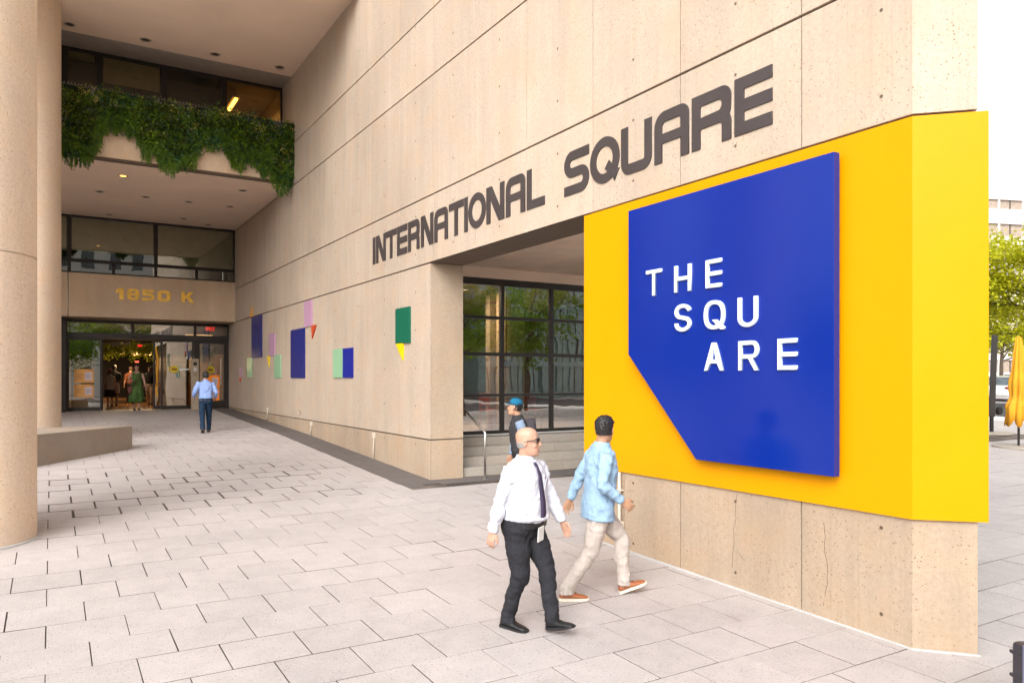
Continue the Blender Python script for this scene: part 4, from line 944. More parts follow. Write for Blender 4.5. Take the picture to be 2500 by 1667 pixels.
# ================================================================== FAR BUILDINGS
WG = M('window_glass_dark', (.10, .12, .13), .1, .0, .8, var=.3, bst=0); PALE = M('pale_cladding', (.55, .50, .48), .7, var=.04); TEAL = M('teal_glass', (.22, .34, .34), .12, .2, .7, var=.2, bst=0); WHITEB = M('white_cladding', (.72, .69, .64), .7, var=.04); TAN = M('warm_window', (.35, .28, .22), .25, 0, .6, var=.2, bst=0)
def block(name, loc, rz, w, dp, floors, fh, bays, label, wall_m, win_m, sill=.9, head=.3, pier=.25, z0=0, roof=None):
    t = empty(name, loc, rz); tag(t, label, 'building')
    H = floors * fh; B('core', win_m if False else wall_m, -w / 2, w / 2, .35, dp, -.5, H + .6, t)
    for f_ in range(floors):
        B('floor_band', wall_m, -w / 2, w / 2, 0, .349, f_ * fh - (.5 if f_ == 0 else 0), f_ * fh + sill, t)
    B('floor_band', wall_m, -w / 2, w / 2, 0, .349, H - head, H + .6, t)
    bw = w / bays
    me = MB().box(0, bw - pier - .004, .28, .33, 0, fh - sill - .004).mesh('window', win_m); fr = MB().box((bw - pier) / 2 - .04, (bw - pier) / 2 + .04, .2, .279, 0, fh - sill - .004).mesh('window_bar', BRONZE2); pm = MB().box(0, pier, .02, .349, 0, fh - sill - .004).mesh('pier', wall_m)
    for f_ in range(floors):
        for b in range(bays):
            for me_, nm, xo in ((me, 'window', pier / 2), (pm, 'pier', -pier / 2)):
                o = bpy.data.objects.new(nm, me_); COL.objects.link(o); o.parent = t; o.location = (-w / 2 + b * bw + xo + (pier / 2 if b == 0 and nm == 'pier' else 0), 0, f_ * fh + sill + .002)
                if nm == 'window': q = bpy.data.objects.new('window_bar', fr); COL.objects.link(q); q.parent = o
    return t
x, y = on_d(2470, 95); bo = block('office_building', (x + 3, y, gz(y)), -YAW + R(12), 44, 14, 7, 3.45, 12, 'pale office building with window bands beyond the trees', PALE, TAN, 1.9, .4, .25)
bo.location.z = 1.0
for sgn, xo in (('a', 14.5), ('b', 21.6)):
    MB().prism([(-22 + xo - 4, 1, 24.76), (-22 + xo + 3, 1, 24.76), (-22 + xo + 3, 1, 28.6), (-22 + xo - 1, 1, 27.0), (-22 + xo - 4, 1, 26.2)], (0, 6, 0)).build('roof_gable', M('gable_glass', (.42, .48, .52), .4), bo)
block('office_building', (8, -48, 0), R(180), 60, 14, 6, 3.6, 22, 'white office building with small windows mirrored in the window above the doors', WHITEB, WG, 1.3, .3, 1.35)
block('office_building', (58, -44, 0), R(180), 36, 14, 6, 3.4, 18, 'teal glass office building mirrored in the left shopfront panes', TEAL, TEAL, .6, .2, .12)
for i, (y, h) in enumerate(((3, 6.5), (11, 7.2), (19, 6.6), (27, 7.4), (35, 7))):
    tree('street_tree', (-24, y, 0), h, 3.6, h * .5, 'unseen green tree added beyond the columns to darken reflections, ' + ('first', 'second', 'third', 'fourth', 'fifth')[i] + ' of the row along the left pavement', LT[1], 60 + i, 3500, .34, 'unseen trees added at the left')  # tree row put in out of view to darken what the blue panel mirrors

# ================================================================== PLAZA FURNITURE at the right
UM = M('umbrella_cloth', (.66, .30, .01), .85, var=.05, vs=3, bs=40, obj=True); 
ux_, uy_ = on_d(2487, 20.6); uz_ = gz(uy_)
um = empty('patio_umbrella', (ux_, uy_, uz_)); tag(um, 'closed yellow patio umbrella on a round base by the trees', 'umbrella')
mb = MB(); rings = []; rnd = random.Random(5)
for z, r, tw in ((3.04, .02, 0), (3.0, .07, 0), (2.6, .12, .05), (2.15, .17, .1), (1.95, .20, .12), (1.93, .235, .12), (1.6, .22, .2), (1.45, .19, .25), (1.38, .19, .25), (1.25, .25, .3), (1.22, .30, .3), (1.0, .29, .36), (.78, .33, .42)):
    rg = []
    for i in range(96):
        a = 2 * math.pi * i / 96; k = abs(math.cos(4 * a + 3 * tw)); q = r * (.66 + .42 * k ** .7 + .07 * math.sin(3 * a + 5 * z)); rg.append(Vector((q * math.cos(a), q * math.sin(a), z - (.20 * k if z < .9 else .10 * k if 1.2 < z < 1.24 or 1.92 < z < 1.94 else 0))))
    rings.append(rg)
mb.loft(rings).build('canopy', UM, um, smooth=True); MB().tube([(0, 0, 0), (0, 0, 3.0)], .03).build('pole', BRONZE, um); MB().lathe([(.62, 0), (.62, .06), (.55, .07), (.05, .07)], n=36).build('base', STEPM, um)
ux_, uy_ = on_d(2424, 24.5); u2 = empty('umbrella_mast', (ux_, uy_, gz(uy_))); tag(u2, 'dark leaning umbrella mast half hidden behind the yellow sign', 'umbrella')
MB().tube([(-.08, 0, .55), (.12, 0, 3.2)], .10, 4).build('mast', BRONZE, u2); MB().tube([(-.08, 0, 0), (-.08, 0, .6)], .06).build('foot_post', BRONZE, u2); MB().lathe([(.6, 0), (.6, .06), (.05, .07)], n=36).build('base', STEPM, u2); ck = MB().lathe([(.13, -.05), (.13, .05)], n=18).build('crank', BRONZE, u2); ck.location = (.08, -.15, .75); ck.rotation_euler = (R(90), 0, 0)
def car(loc, rz, label, paint):
    t = empty('parked_car', loc, rz); tag(t, label, 'car')
    def prof(x):   # body height along its length
        pts = [(-2.25, .55), (-2.15, .82), (-1.6, .95), (-.9, .98), (.9, .98), (1.6, .92), (2.15, .78), (2.28, .5)]
        for (a, za), (b, zb) in zip(pts, pts[1:]):
            if a <= x <= b: return za + (zb - za) * (x - a) / (b - a)
        return .5
    rings = []
    for i in range(25):
        x = -2.25 + 4.53 * i / 24; h = prof(x); w = .88 - .10 * (abs(x) / 2.28) ** 4
        rings.append([Vector((x, w * cx_, z)) for cx_, z in ((-.9, .22), (-1, .35), (-1.0, h * .72), (-.94, h * .95), (-.8, h), (.8, h), (.94, h * .95), (1.0, h * .72), (1, .35), (.9, .22))])
    MB().loft(rings).build('body', paint, t, smooth=True)
    rings = []
    for x, z in ((-1.75, .93), (-1.1, 1.38), (-.5, 1.47), (.3, 1.46), (1.35, .93)):
        k = (z - .93) / .54; w = .80 - .17 * k; rings.append([Vector((x, -w, .90)), Vector((x, -w + .02, z)), Vector((x, w - .02, z)), Vector((x, w, .90))])
    cab = MB().loft(rings).build('window_glass', WG, t)
    MB().add([(-1.08, -.62, 1.395), (-.5, -.60, 1.485), (.3, -.60, 1.475), (.5, -.62, 1.39), (.5, .62, 1.39), (.3, .60, 1.475), (-.5, .6, 1.485), (-1.08, .62, 1.395)], [(0, 1, 6, 7), (1, 2, 5, 6), (2, 3, 4, 5)]).build('roof', paint, t)
    TY = M('tyre', (.02, .02, .02), .8); 
    for sx in (-1.4, 1.42):
        for sy in (-.82, .82):
            w_ = MB().lathe([(.2, -.1), (.31, -.1), (.33, -.06), (.33, .06), (.31, .1), (.2, .1)], n=24).build('wheel', TY, t); w_.location = (sx, sy, .33); w_.rotation_euler = (R(90), 0, 0)
            MB().lathe([(.2, -.105), (.17, -.09), (.05, -.11)] if True else [], n=16).build('rim', STEEL, w_); MB().lathe([(.05, .11), (.17, .09), (.2, .105)], n=16).build('rim', STEEL, w_)
    for sy in (-.6, .6): MB().ball((2.18, sy, .68), .08, .17, .07).build('headlight', GREYP, t, smooth=True)
    for sy in (-.62, .62): MB().ball((-2.16, sy, .75), .06, .15, .08).build('tail_light', RED, t, smooth=True)
    for sy in (-.9, .9): MB().ball((.75, sy, 1.02), .07, .09, .06).build('mirror', paint, t, smooth=True)
x, y = on_d(2440, 47); car((x, y, gz(y)), R(20), 'white car parked under the tree at the right', M('white_car_paint', (.78, .78, .76), .2, coat=.6, obj=True))
x, y = on_d(2475, 60); car((x, y, gz(y)), R(25), 'black car parked beyond the white car', M('black_car_paint', (.02, .02, .025), .2, coat=.6, obj=True))
# dark case cut by the corner of the picture
r_ = ray(2492, 1700); sx_, sy_ = r_.x * 4.42, r_.y * 4.42
su = empty('rolling_case', (sx_ + .25, sy_ - .08, gz(sy_)), -YAW); tag(su, 'dark grey rolling case cut off at the bottom right corner', 'suitcase'); DG = M('case_shell', (.035, .033, .042), .5)
B('shell', DG, -.19, .19, -.13, .13, .06, .56, su, .03); B('rim', M('case_rim', (.20, .20, .33), .4), -.195, .195, -.015, .015, .055, .567, su, .005)
for zz in (.2, .34, .48): B('rib', DG, -.194, .194, -.136, .136, zz, zz + .02, su, .005)
for a in (-.15, .15): MB().ball((a, 0, .035), .025, .035, .035).build('wheel', BRONZE, su)
#PEOPLE_BELOW
# ================================================================== PEOPLE
SKIN = {k: M('skin_' + k, c, .5, var=.08, vs=12, bst=.03, obj=True) for k, c in dict(light=(.46, .26, .18), tan=(.42, .23, .14), dark=(.12, .065, .04)).items()}
def cloth(name, c, rough=.85, var=.08):
    m, t, p, o = nodes('cloth_' + name); v = coords(t, True); n1 = noise(t, scaled(t, v, (1., 1., .55)), 11., 3, .6); n2 = noise(t, v, 160., 1)
    cc = nd(t, 'ShaderNodeVectorMath', {0: c, 1: ramp(t, n1, .3, .7, 1 - var, 1 + var)}, operation='MULTIPLY').outputs[0]
    t.links.new(cc, p.inputs['Base Color']); p.inputs['Roughness'].default_value = rough; p.inputs['Specular IOR Level'].default_value = .2
    bump(t, p, math_(t, 'ADD', n1, math_(t, 'MULTIPLY', n2, .03)), .55, .035)
    return m
TORSO = [(.82, .150, .105, 0), (.88, .170, .122, 0), (.94, .172, .124, 0), (1.02, .160, .116, .004), (1.12, .163, .119, .006), (1.24, .180, .127, .004), (1.34, .190, .120, -.002), (1.41, .172, .100, -.010), (1.455, .115, .078, -.016), (1.478, .086, .072, -.016), (1.50, .062, .062, -.016)]
HEAD = [(-.124, .022, .070, .000), (-.112, .042, .084, -.025), (-.085, .055, .091, -.055), (-.045, .064, .093, -.084), (0, .071, .094, -.098), (.04, .075, .095, -.104), (.07, .074, .091, -.102), (.10, .060, .072, -.084), (.118, .038, .045, -.056), (.127, .014, .016, -.022)]
_tex = bpy.data.textures.new('cloth_folds', 'MARBLE'); _tex.noise_scale = .09; _tex.turbulence = 7; _tex.noise_depth = 2; _tex.marble_type = 'SOFT'
_htex = bpy.data.textures.new('hair_locks', 'CLOUDS'); _htex.noise_scale = .018; _htex.noise_depth = 1
def ik(a, b, l1, l2, pole):
    d = b - a; L_ = min(d.length, (l1 + l2) * .998); d.normalize(); x = (l1 * l1 - l2 * l2 + L_ * L_) / (2 * L_); h = math.sqrt(max(0, l1 * l1 - x * x))
    p = pole - d * pole.dot(d); p.normalize(); return a + d * x + p * h, a + d * L_
def finish(o, vox, it=5, disp=0., smooth=True):
    r_ = o.modifiers.new('remesh', 'REMESH'); r_.mode = 'VOXEL'; r_.voxel_size = vox; r_.use_smooth_shade = True
    if it: s_ = o.modifiers.new('smooth', 'SMOOTH'); s_.factor = .5; s_.iterations = it
    if disp: d_ = o.modifiers.new('folds', 'DISPLACE'); d_.texture = _tex; d_.strength = disp; d_.mid_level = .5; d_.texture_coords = 'LOCAL'
def wrinkle(path, rad, amp, seed, step=.022):
    rnd = random.Random(seed); P = [Vector(p) for p in path]; q, r_ = [], []
    for i in range(len(P) - 1):
        n = max(1, int((P[i + 1] - P[i]).length / step))
        for j in range(n):
            f = j / n; near = 1.0 if min(abs(i + f - k_) for k_ in range(len(P))) < .30 else .45
            q.append(P[i].lerp(P[i + 1], f) + Vector((rnd.uniform(-1, 1), rnd.uniform(-1, 1), 0)) * amp * .10 * near); r_.append((rad[i] + (rad[i + 1] - rad[i]) * f) * (1 + amp * near * rnd.uniform(-.7, 1)))
    return q + [P[-1]], r_ + [rad[-1]]
def ering(c, hw, hd, n=20, pw=.85): return [c + Vector((hw * math.copysign(abs(math.cos(a)) ** pw, math.cos(a)), hd * math.copysign(abs(math.sin(a)) ** pw, math.sin(a)), 0)) for a in (2 * math.pi * i / n for i in range(n))]
def person(label, xy, head, H, skin='light', top=None, sleeve='long', sleeve_mat=None, bottom=None, style='trousers', shoe=None, sole=None, hair=None, hair_style='short', feet=None, hands=None, lean=3, head_yaw=0, head_pitch=0, belly=0., fat=1., fine=False, shoe_pitch=None, z=None, hem=.90):
    z0 = gz(xy[1]) if z is None else z; hv = Vector((head[0], head[1])).normalized()
    t = empty('person', (xy[0], xy[1], z0), math.atan2(-hv.x, hv.y)); tag(t, label, 'person', 'people')
    k = H / 1.75; t.scale = (k, k, k); vox = .007 if fine else .012
    feet = feet or [(-.09, .16, .09, -8), (.09, -.18, .11, 25)]
    hands = hands or [(-.26, -.10, .84), (.26, .12, .86)]
    hipz = min([.895] + [f_[2] + math.sqrt(max(.1, .815 ** 2 - f_[1] ** 2)) for f_ in feet]); drop = .90 - hipz
    lm = Matrix.Translation((0, 0, .92 - drop)) @ Matrix.Rotation(R(-lean), 4, 'X') @ Matrix.Translation((0, 0, -.92))
    up = lambda p: lm @ Vector(p)
    def rings(z0_, z1_, gx_, add=0.):
        out = []
        for z_, hw, hd, yo in TORSO:
            if z0_ - 1e-4 <= z_ <= z1_ + 1e-4:
                b = belly * max(0, 1 - abs(z_ - 1.03) / .22)
                out.append([up(q) for q in ering(Vector((0, yo + b * .6, z_)), hw * fat * gx_ + add + b * .4, hd * fat * gx_ + add + b * .7)])
        return out
    body = MB()
    body.loft(rings(.82, 1.50, .86))
    # head
    hc = up((0, .005, 1.622)); hm = Matrix.Translation(hc) @ Matrix.Rotation(R(head_yaw), 4, 'Z') @ Matrix.Rotation(R(-head_pitch), 4, 'X')
    body.loft([[hm @ q for q in ering(Vector((0, (f + b) / 2, z_)), hw, (f - b) / 2, 24, .92)] for z_, hw, f, b in HEAD])
    body.tube([up((0, -.018, 1.44)), up((0, -.012, 1.52)), hm @ Vector((0, -.015, -.04))], [.066, .056, .058], 14)
    body.tube([hm @ Vector(q) for q in ((0, .088, .022), (0, .104, -.008), (0, .114, -.030), (0, .094, -.040))], [.007, .010, .015, .010], 8)
    for sx in (-1, 1):
        body.ball(hm @ Vector((sx * .073, -.008, -.005)), .010, .022, .032, 8, 6); body.ball(hm @ Vector((sx * .034, .080, .030)), .026, .018, .010, 8, 5); body.ball(hm @ Vector((sx * .038, .070, -.032)), .022, .018, .02, 8, 5)
    body.ball(hm @ Vector((0, .087, -.066)), .024, .012, .009, 8, 5); body.ball(hm @ Vector((0, .080, -.105)), .022, .014, .014, 8, 5)
    sh_l = []; trou = MB(); legs = []
    for i, (fx, fy, fz, fp) in enumerate(feet):
        sx = -1 if i == 0 else 1; hip = Vector((sx * .088 * fat, 0, .90 - drop)); kn, an = ik(hip, Vector((fx, fy, fz)), .42, .405, Vector((sx * .08, 1, 0)))
        legs.append((hip, kn, an, fp)); body.tube([hip, (hip + kn) / 2, kn, kn * .6 + an * .4 + Vector((0, -.012, 0)), an, an - Vector((0, 0, .02))], [.075, .068, .050, .050, .036, .036], 12)
    arms = []
    for i, w in enumerate(hands):
        sx = -1 if i == 0 else 1; sh = up((sx * .178 * fat, -.012, 1.405)); el, wr = ik(sh, Vector(w), .285, .255, Vector((sx * .35, -1, -.1))); arms.append((sh, el, wr))
        body.tube([sh, (sh + el) / 2, el, el * .55 + wr * .45, wr], [.040, .044, .038, .036, .026], 12)
        d = (wr - el).normalized(); n_ = Vector((-sx, 0, 0)); n_ = (n_ - d * n_.dot(d)).normalized(); s_ = d.cross(n_); s_ = s_ if s_.y > 0 else -s_
        body.loft([[wr + d * a + s_ * (b * math.cos(q)) + n_ * (c * math.sin(q)) for q in (2 * math.pi * j / 12 for j in range(12))] for a, b, c in ((-.01, .024, .02), (.03, .036, .016), (.07, .042, .014), (.098, .038, .011))])
        fr = .0088
        for j, L_ in enumerate((.066, .080, .075, .058)):
            b0 = wr + d * .085 + s_ * (.030 - .0205 * j); q = [b0]; sp = s_ * (.10 - .07 * j)
            for a_, m_ in ((12, .45), (38, .32), (62, .26)): q.append(q[-1] + ((d + sp).normalized() * math.cos(R(a_)) + n_ * math.sin(R(a_))) * L_ * m_)
            body.tube(q, [fr, fr * .98, fr * .9, fr * .7], 8)
        q = wr + d * .025 + s_ * .030; body.tube([q, q + d * .030 + s_ * .022 + n_ * .012, q + d * .062 + s_ * .026 + n_ * .022, q + d * .085 + s_ * .022 + n_ * .030], [.014, .0115, .0105, .008], 8)
    bo_ = body.build('body', SKIN[skin], t, smooth=True); finish(bo_, .0065 if fine else .012, 2)
    # eyes, brows, mouth
    for sx in (-1, 1):
        MB().ball(hm @ Vector((sx * .033, .083, .008)), .0115, .006, .0075, 10, 6).build('eye', WHT, t, smooth=True); MB().ball(hm @ Vector((sx * .033, .0885, .008)), .0050, .0028, .0055, 8, 5).build('pupil', DARK, t, smooth=True)
        if hair: MB().tube([hm @ Vector((sx * .016, .099, .033)), hm @ Vector((sx * .034, .098, .038)), hm @ Vector((sx * .052, .085, .032))], .0035, 6).build('eyebrow', hair, t)
    MB().tube([hm @ Vector((-.022, .088, -.066)), hm @ Vector((0, .100, -.067)), hm @ Vector((.022, .088, -.066))], [.003, .0055, .003], 8).build('lips', M('lips', (.35, .13, .11), .5, obj=True), t, smooth=True)
    # hair
    if hair:
        hr = []
        for z_, hw, f, b in HEAD:
            zl = {'short': -.05, 'fringe': -.06, 'tied': -.06, 'long': -.11}[hair_style]
            if z_ < zl: continue
            if hair_style == 'fringe' and z_ > .03: continue
            grow = .012 if hair_style != 'fringe' else .004; rg = []
            for q in ering(Vector((0, (f + b) / 2, z_)), hw + grow, (f - b) / 2 + grow, 28, .92):
                a = math.atan2(q.y - (f + b) / 2, q.x); front = math.sin(a)
                if (front > (.18 if z_ < .05 else .5)) and z_ < (.068 if hair_style != 'fringe' else 1): q = Vector((q.x * .82, (f + b) / 2 + (q.y - (f + b) / 2) * .82, q.z))
                elif front > -.1 and z_ < -.02: q = Vector((q.x * .85, q.y, q.z))
                rg.append(hm @ (q + Vector((random.uniform(-.003, .003), random.uniform(-.003, .003), .010 if z_ > .1 else 0))))
            hr.append(rg)
        ho = MB().loft(hr).build('hair', hair, t, smooth=True); finish(ho, .005, 1, .006 if hair_style == 'fringe' else .014); ho.modifiers['folds'].texture = _htex
        if hair_style == 'tied': MB().ball(hm @ Vector((0, -.12, .05)), .045, .045, .045).build('hair_bun', hair, t, smooth=True)
    # bottoms
    if bottom:
        if style in ('trousers', 'shorts'):
            mb = MB(); r0 = rings(.82, .94, 1.06, .006); mb.loft(r0 + [[q + Vector((0, 0, .035)) for q in r0[-1]]])
            for hip, kn, an, fp in legs:
                if style == 'trousers': mb.tube(*wrinkle([hip + Vector((0, 0, .04)), hip, (hip + kn) / 2, kn, kn * .55 + an * .45 + Vector((0, -.014, 0)), an + Vector((0, -.005, .02)), an + Vector((0, -.008, -.035))], [.09 * fat, .096 * fat, .090 * fat, .074, .070, .066, .070], .045, int(an.y * 999) + len(label)), 18)
                else: mb.tube([hip + Vector((0, 0, .04)), hip, (hip + kn) / 2, kn + (hip - kn) * .12], [.09, .10, .10, .095], 16)
            finish(mb.build('trousers' if style == 'trousers' else 'shorts', bottom, t, smooth=True), vox * 1.25, 2, .012)
        else:
            mb = MB(); zz = [(1.02, .150, .115), (.94, .185, .135), (.80, .20, .15), (hem + .15, .22, .17), (hem, .235, .18)]
            if style == 'dress': zz = [(1.40, .165, .10), (1.33, .172, .125), (1.22, .175, .132), (1.10, .165, .125), (.95, .195, .145), (.75, .215, .165), (.5, .250, .235), (hem, .265, .260)]
            rg = []
            for z_, hw, hd in zz:
                fold = .0 if z_ > .9 else (.95 - z_) * .055
                rg.append([up(q) if z_ > .9 else q + Vector((0, 0, -drop)) for q in [Vector((hw * math.cos(a) * (1 + fold / hw * math.sin(9 * a)), hd * math.sin(a) * (1 + fold / hd * math.sin(9 * a + .6)), z_)) for a in (2 * math.pi * i / 54 for i in range(54))]])
            o = mb.loft(rg).build('dress' if style == 'dress' else 'skirt', bottom, t, smooth=True)
            if style == 'dress':
                for sx in (-1, 1): MB().tube([up((sx * .10, .105, 1.38)), up((sx * .105, .03, 1.465)), up((sx * .10, -.09, 1.40))], [.03, .032, .03], 8).build('shoulder_strap', bottom, t, smooth=True)
    if top:
        mb = MB(); tuck = .92 if style != 'untucked' else .82
        if hem >= .89: mb.loft([[q * 1.0 for q in r_] for r_ in rings(.82, .94, .97)] + [[q + Vector((0, 0, -.035)) for q in rings(1.02, 1.02, 1.10, .012)[0]]] + rings(1.02, 1.478, 1.07, .008))
        else: mb.loft([[Vector((q.x, q.y, q.z - .03)) for q in rings(.82, .82, 1.28, .012)[0]]] + rings(.88, 1.478, 1.09, .010))
        slv = mb if sleeve_mat is None else MB()
        for sh, el, wr in arms:
            if sleeve == 'none': continue
            e_ = wr if sleeve == 'long' else (el * .55 + sh * .45); p_ = [sh + (sh - el).normalized() * .02, sh, (sh + el) / 2, el, (el + wr) / 2, wr] if sleeve == 'long' else [sh, (sh + el) / 2, el]
            slv.tube(*wrinkle(p_, [.068, .078, .068, .059, .054, .042] if sleeve == 'long' else [.074, .068, .066], .06, int(wr.y * 999) + len(label)), 16)
        finish(mb.build('shirt', top, t, smooth=True), vox * 1.25, 2, .016)
        if sleeve_mat: finish(slv.build('sleeves', sleeve_mat, t, smooth=True), vox * 1.25, 2, .01)
        MB().loft([[up(q) for q in ering(Vector((0, -.014, z_)), r_, r_, 20, 1)] for z_, r_ in ((1.455, .094), (1.500, .076), (1.508, .072), (1.500, .066), (1.46, .066))], cap=False).build('collar', top, t, smooth=True)
    for hip, kn, an, fp in legs:
        if not shoe: continue
        m4 = Matrix.Translation(an) @ Matrix.Rotation(R(-fp), 4, 'X') @ Matrix.Translation((0, 0, -.092))
        prof = [(-.078, .022, .05), (-.066, .034, .082), (-.02, .038, .098), (.03, .040, .088), (.07, .044, .068), (.12, .048, .055), (.165, .043, .045), (.190, .030, .036), (.198, .014, .028)]
        def srow(y_, hw, zt, zb, g=0.): return [m4 @ Vector(q) for q in ((-(hw + g), y_, zb), (-(hw + g), y_, zb + (zt - zb) * .5), (-(hw + g) * .72, y_, zt - (zt - zb) * .12), (0, y_, zt), ((hw + g) * .72, y_, zt - (zt - zb) * .12), (hw + g, y_, zb + (zt - zb) * .5), (hw + g, y_, zb))]
        s_ = MB().loft([srow(y_, hw, zt, .020) for y_, hw, zt in prof]).build('shoe', shoe, t, smooth=True); s_.modifiers.new('sub', 'SUBSURF').levels = 1; s_.modifiers['sub'].render_levels = 2
        so = MB().loft([[m4 @ Vector(q) for q in ((-(hw + .003), y_ * 1.03, .0 + .01 * max(0, (y_ - .12) / .08)), (hw + .003, y_ * 1.03, .01 * max(0, (y_ - .12) / .08)), (hw + .003, y_ * 1.03, .024), (-(hw + .003), y_ * 1.03, .024))] for y_, hw, zt in prof]).build('sole', sole or shoe, s_)
        if fine:
            for q in (.035, .055, .075): MB().tube([m4 @ Vector((-.022, q, .082 - (q - .03) * .42)), m4 @ Vector((0, q + .004, .092 - (q - .03) * .42)), m4 @ Vector((.022, q, .082 - (q - .03) * .42))], .003, 6).build('lace', BRONZE, s_)
    t['_'] = 0; del t['_']
    return t, up, hm, arms
HB = M('hair_black', (.012, .010, .009), .5, bs=120, bst=.5, obj=True); HG = M('hair_grey', (.24, .23, .22), .6, bs=120, bst=.5, obj=True); HBR = M('hair_brown', (.045, .025, .015), .5, bs=120, bst=.5, obj=True)
BLK = cloth('charcoal', (.022, .022, .026)); BLKS = M('black_leather', (.012, .012, .013), .45, obj=True)
# --- man with tie
tm, up, hm, ar_ = person('bald man in white shirt, dark tie and sunglasses walking past the sign', (3.36, 5.35), (.40, -.92), 1.69, 'light', cloth('white', (.62, .62, .68)), 'long', None, BLK, 'trousers', BLKS, None, HG, 'fringe',
    feet=[(-.06, .27, .120, -12), (.07, -.10, .092, 2)], hands=[(-.31, .22, .88), (.31, -.12, .79)], lean=4, head_yaw=22, head_pitch=-4, belly=.04, fat=1.12, fine=True)
def tfront(z_): return .145 + .05 * max(0, 1 - abs(z_ - 1.05) / .25)
TIE = cloth('tie', (.05, .035, .07))
rg = []
for z_, w, y_ in ((1.455, .022, .085), (1.43, .024, .105), (1.425, .016, .112), (1.36, .026, .143), (1.25, .034, .165), (1.12, .040, .192), (1.04, .042, .200), (.98, .036, .196), (.95, .004, .190)):
    c_ = Vector((0, y_ * 1.04, z_)); rg.append([up(c_ + Vector((-w, 0, 0))), up(c_ + Vector((0, .008, 0))), up(c_ + Vector((w, 0, 0))), up(c_ + Vector((0, -.006, 0)))])
MB().loft(rg).build('tie', TIE, tm, smooth=True)
MB().loft([[up(q) for q in ering(Vector((0, .022, z_)), .202, .172, 28)] for z_ in (.915, .955)]).build('belt', BLKS, tm)
bd = MB().box(-.045, .045, -.004, .004, -.065, .065).build('badge', M('badge', (.62, .62, .60), .35, obj=True), tm, bevel=.004); bd.location = up((.02, .205, .865)); bd.rotation_euler = (R(-8), R(6), 0)
GL = M('sunglass_lens', (.02, .012, .012), .15, obj=True)
for sx in (-1, 1):
    l_ = MB().loft([[hm @ Vector((sx * .035 + a * math.cos(q), .100 + dy - .35 * abs(a * math.cos(q) * sx) * 0 - (.012 if sx * math.cos(q) > .5 else 0), .008 + b * math.sin(q))) for q in (2 * math.pi * i / 18 for i in range(18))] for a, b, dy in ((.029, .019, 0), (.030, .020, .004))]).build('sunglass_lens', GL, tm)
    MB().tube([hm @ Vector((sx * .062, .094, .014)), hm @ Vector((sx * .080, .04, .014)), hm @ Vector((sx * .082, -.015, .008))], .0035, 6).build('glasses_temple', BRONZE, tm)
MB().tube([hm @ Vector((-.01, .108, .012)), hm @ Vector((.01, .108, .012))], .003, 6).build('glasses_bridge', BRONZE, tm)
# pocket and buttons of the shirt
po = MB().box(-.05, .05, -.003, .003, -.05, .05).build('shirt_pocket', cloth('white', (.62, .62, .68)), tm); po.location = up((-.095, .158, 1.27)); po.rotation_euler = (R(-12), 0, R(22))
# --- man in light blue shirt
tb, up, hm, ar_ = person('man in light blue shirt and pale trousers striding in front of the yellow panel', (4.44, 5.72), (.93, -.37), 1.77, 'tan', cloth('pale_blue', (.27, .40, .54)), 'long', None, cloth('stone', (.46, .40, .36)), 'trousers', M('brown_leather', (.30, .095, .035), .4, obj=True), M('white_sole', (.70, .62, .50), .7, obj=True), HB, 'short',
    feet=[(-.07, .28, .110, -18), (.07, -.31, .092, 2)], hands=[(-.30, -.20, .86), (.24, .16, .93)], lean=5, head_yaw=48, fine=True, hem=.85)
# --- person with teal cap
tc, up, hm, ar_ = person('person in teal cap and dark jacket passing the steps behind the bald man', (5.80, 9.28), (-.854, .40), 1.66, 'tan', cloth('dark_grey', (.035, .033, .036)), 'long', cloth('grey_blue', (.20, .26, .36)), BLK, 'trousers', BLKS, None, HB, 'short', lean=7, head_pitch=-8)
CAP = cloth('teal', (.01, .12, .22))
MB().loft([[hm @ q for q in ering(Vector((0, -.006, z_)), w, w * 1.22, 24, 1)] for z_, w in ((.035, .088), (.07, .089), (.105, .078), (.135, .052), (.148, .012))]).build('cap', CAP, tc, smooth=True)
MB().loft([[hm @ Vector((x_, .085 + y_, .045 - .010 * (y_ / .08) ** 2 + dz_)) for x_, y_ in [(.075 * math.cos(a), .085 * math.sin(a)) for a in (math.pi * i / 12 for i in range(13))]] for dz_ in (0, .005)]).build('cap_brim', CAP, tc)
MB().loft([[up(q) for q in ering(Vector((0, -.19, z_)), w, .085, 20, .6)] for z_, w in ((.98, .13), (1.02, .15), (1.25, .15), (1.38, .13), (1.42, .09))]).build('backpack', cloth('pack', (.05, .045, .05)), tc, smooth=True)
# --- man at the entrance
td, up, hm, ar_ = person('man in blue shirt and navy trousers walking up to the entrance', (3.50, 21.38), (.05, 1), 1.62, 'tan', cloth('sky_blue', (.24, .34, .62)), 'long', None, cloth('navy', (.012, .030, .060)), 'trousers', M('brown_shoe', (.05, .028, .018), .45, obj=True), None, HB, 'short', feet=[(-.11, -.26, .125, 30), (.09, .10, .092, 0)], hands=[(-.30, .12, 1.02), (.28, .16, .98)], lean=4, head_pitch=-10)
MB().loft([[up(q) for q in ering(Vector((0, .004, z_)), .190, .142, 28)] for z_ in (.905, .945)]).build('belt', M('belt_brown', (.10, .06, .035), .5, obj=True), td)
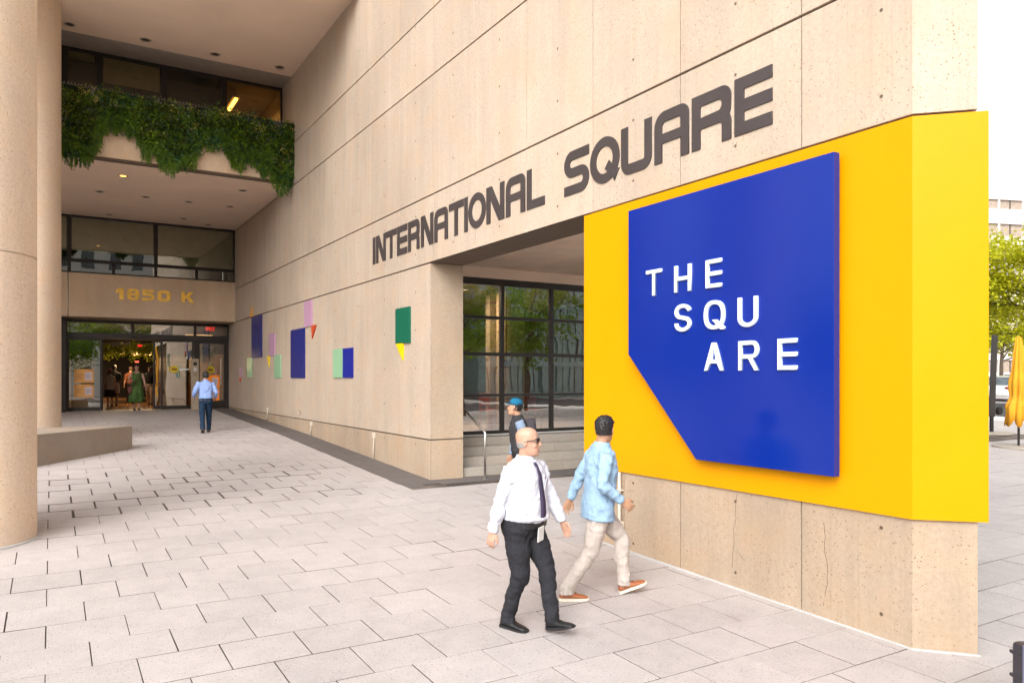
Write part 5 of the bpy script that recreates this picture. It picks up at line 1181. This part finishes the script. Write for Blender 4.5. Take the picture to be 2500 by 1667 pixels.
# --- woman in the doorway
w_ = wy(334, 998, YD - .15); tw, up, hm, ar_ = person('woman in long sleeveless green dress stepping out of the doors', (w_.x, w_.y), (-.1, -1), 1.66, 'light', None, 'none', None, cloth('olive_green', (.07, .13, .035), var=.3), 'dress', BLKS, None, HBR, 'tied', feet=[(-.08, .10, .092, -4), (.08, -.06, .092, 6)], hands=[(-.31, .08, .83), (.20, .30, 1.12)], hem=.30, fat=1.05)
MB().tube([up(q) for q in ((-.13, .10, 1.42), (-.02, .155, 1.22), (.12, .17, .98), (.21, .12, .86))], .010, 6).build('bag_strap', M('bag_red', (.14, .03, .02), .5, obj=True), tw); o = MB().box(-.07, .07, -.05, .05, -.14, .12).build('shoulder_bag', M('bag_red', (.14, .03, .02), .5, obj=True), tw, bevel=.02); o.location = up((.235, .10, .80))
cu_ = MB().lathe([(.030, -.06), (.038, .06)]).build('cup', M('cup_red', (.45, .03, .03), .4, obj=True), tw); cu_.location = Vector((.19, .385, 1.10))
# --- people in the lobby
def lob(px, Y): return (wy(px, 950, Y).x, Y)
th, up, hm, ar_ = person('woman in pink hat, beige top and dark skirt with her back to the doors', lob(268, 34.6), (.15, 1), 1.52, 'tan', cloth('beige', (.42, .33, .27)), 'none', None, cloth('brown_skirt', (.035, .022, .018)), 'skirt', BLKS, None, HBR, 'long', hem=.48, z=FZ)
MB().loft([[hm @ q for q in ering(Vector((0, -.005, z_)), w, w * 1.1, 24, 1)] for z_, w in ((.03, .17), (.04, .17), (.055, .10), (.12, .085), (.15, .06), (.155, .02))]).build('hat', cloth('pink_hat', (.35, .16, .15)), th, smooth=True)
person('dark haired man in black walking beside the woman in the pink hat', lob(279, 35.9), (.1, 1), 1.72, 'dark', cloth('black_top', (.02, .02, .024)), 'short', None, cloth('grey_shorts', (.25, .21, .2)), 'shorts', BLKS, None, HB, 'short', z=FZ)
ts, up, hm, ar_ = person('man in pale grey jacket and dark tie walking out through the lobby', lob(324, 44), (-.05, -1), 1.78, 'tan', cloth('pale_jacket', (.50, .52, .54)), 'long', None, BLK, 'trousers', BLKS, None, HBR, 'short', z=FZ)
MB().loft([[up(q) for q in (Vector((-w, y_, z_)), Vector((0, y_ + .012, z_)), Vector((w, y_, z_)))] for z_, w, y_ in ((1.45, .05, .10), (1.2, .07, .145), (.95, .07, .150))], cap=False).build('shirt_front', cloth('mint_shirt', (.3, .42, .32)), ts); MB().loft([[up(q) for q in (Vector((-w, y_, z_)), Vector((0, y_ + .012, z_)), Vector((w, y_, z_)))] for z_, w, y_ in ((1.44, .02, .112), (1.2, .025, .157), (1.0, .02, .162))], cap=False).build('tie', TIE, ts)
person('person in black top and beige trousers at the right side of the open doors', lob(366, 36.2), (-.25, -1), 1.66, 'dark', cloth('black_knit', (.012, .012, .014)), 'long', None, cloth('beige_trousers', (.32, .25, .20)), 'trousers', BLKS, None, HB, 'short', z=FZ)
person('person in rust coloured top half hidden behind the woman in green', lob(318, 38.5), (.1, 1), 1.68, 'tan', cloth('rust', (.16, .06, .03)), 'short', None, BLK, 'trousers', BLKS, None, HBR, 'short', z=FZ)
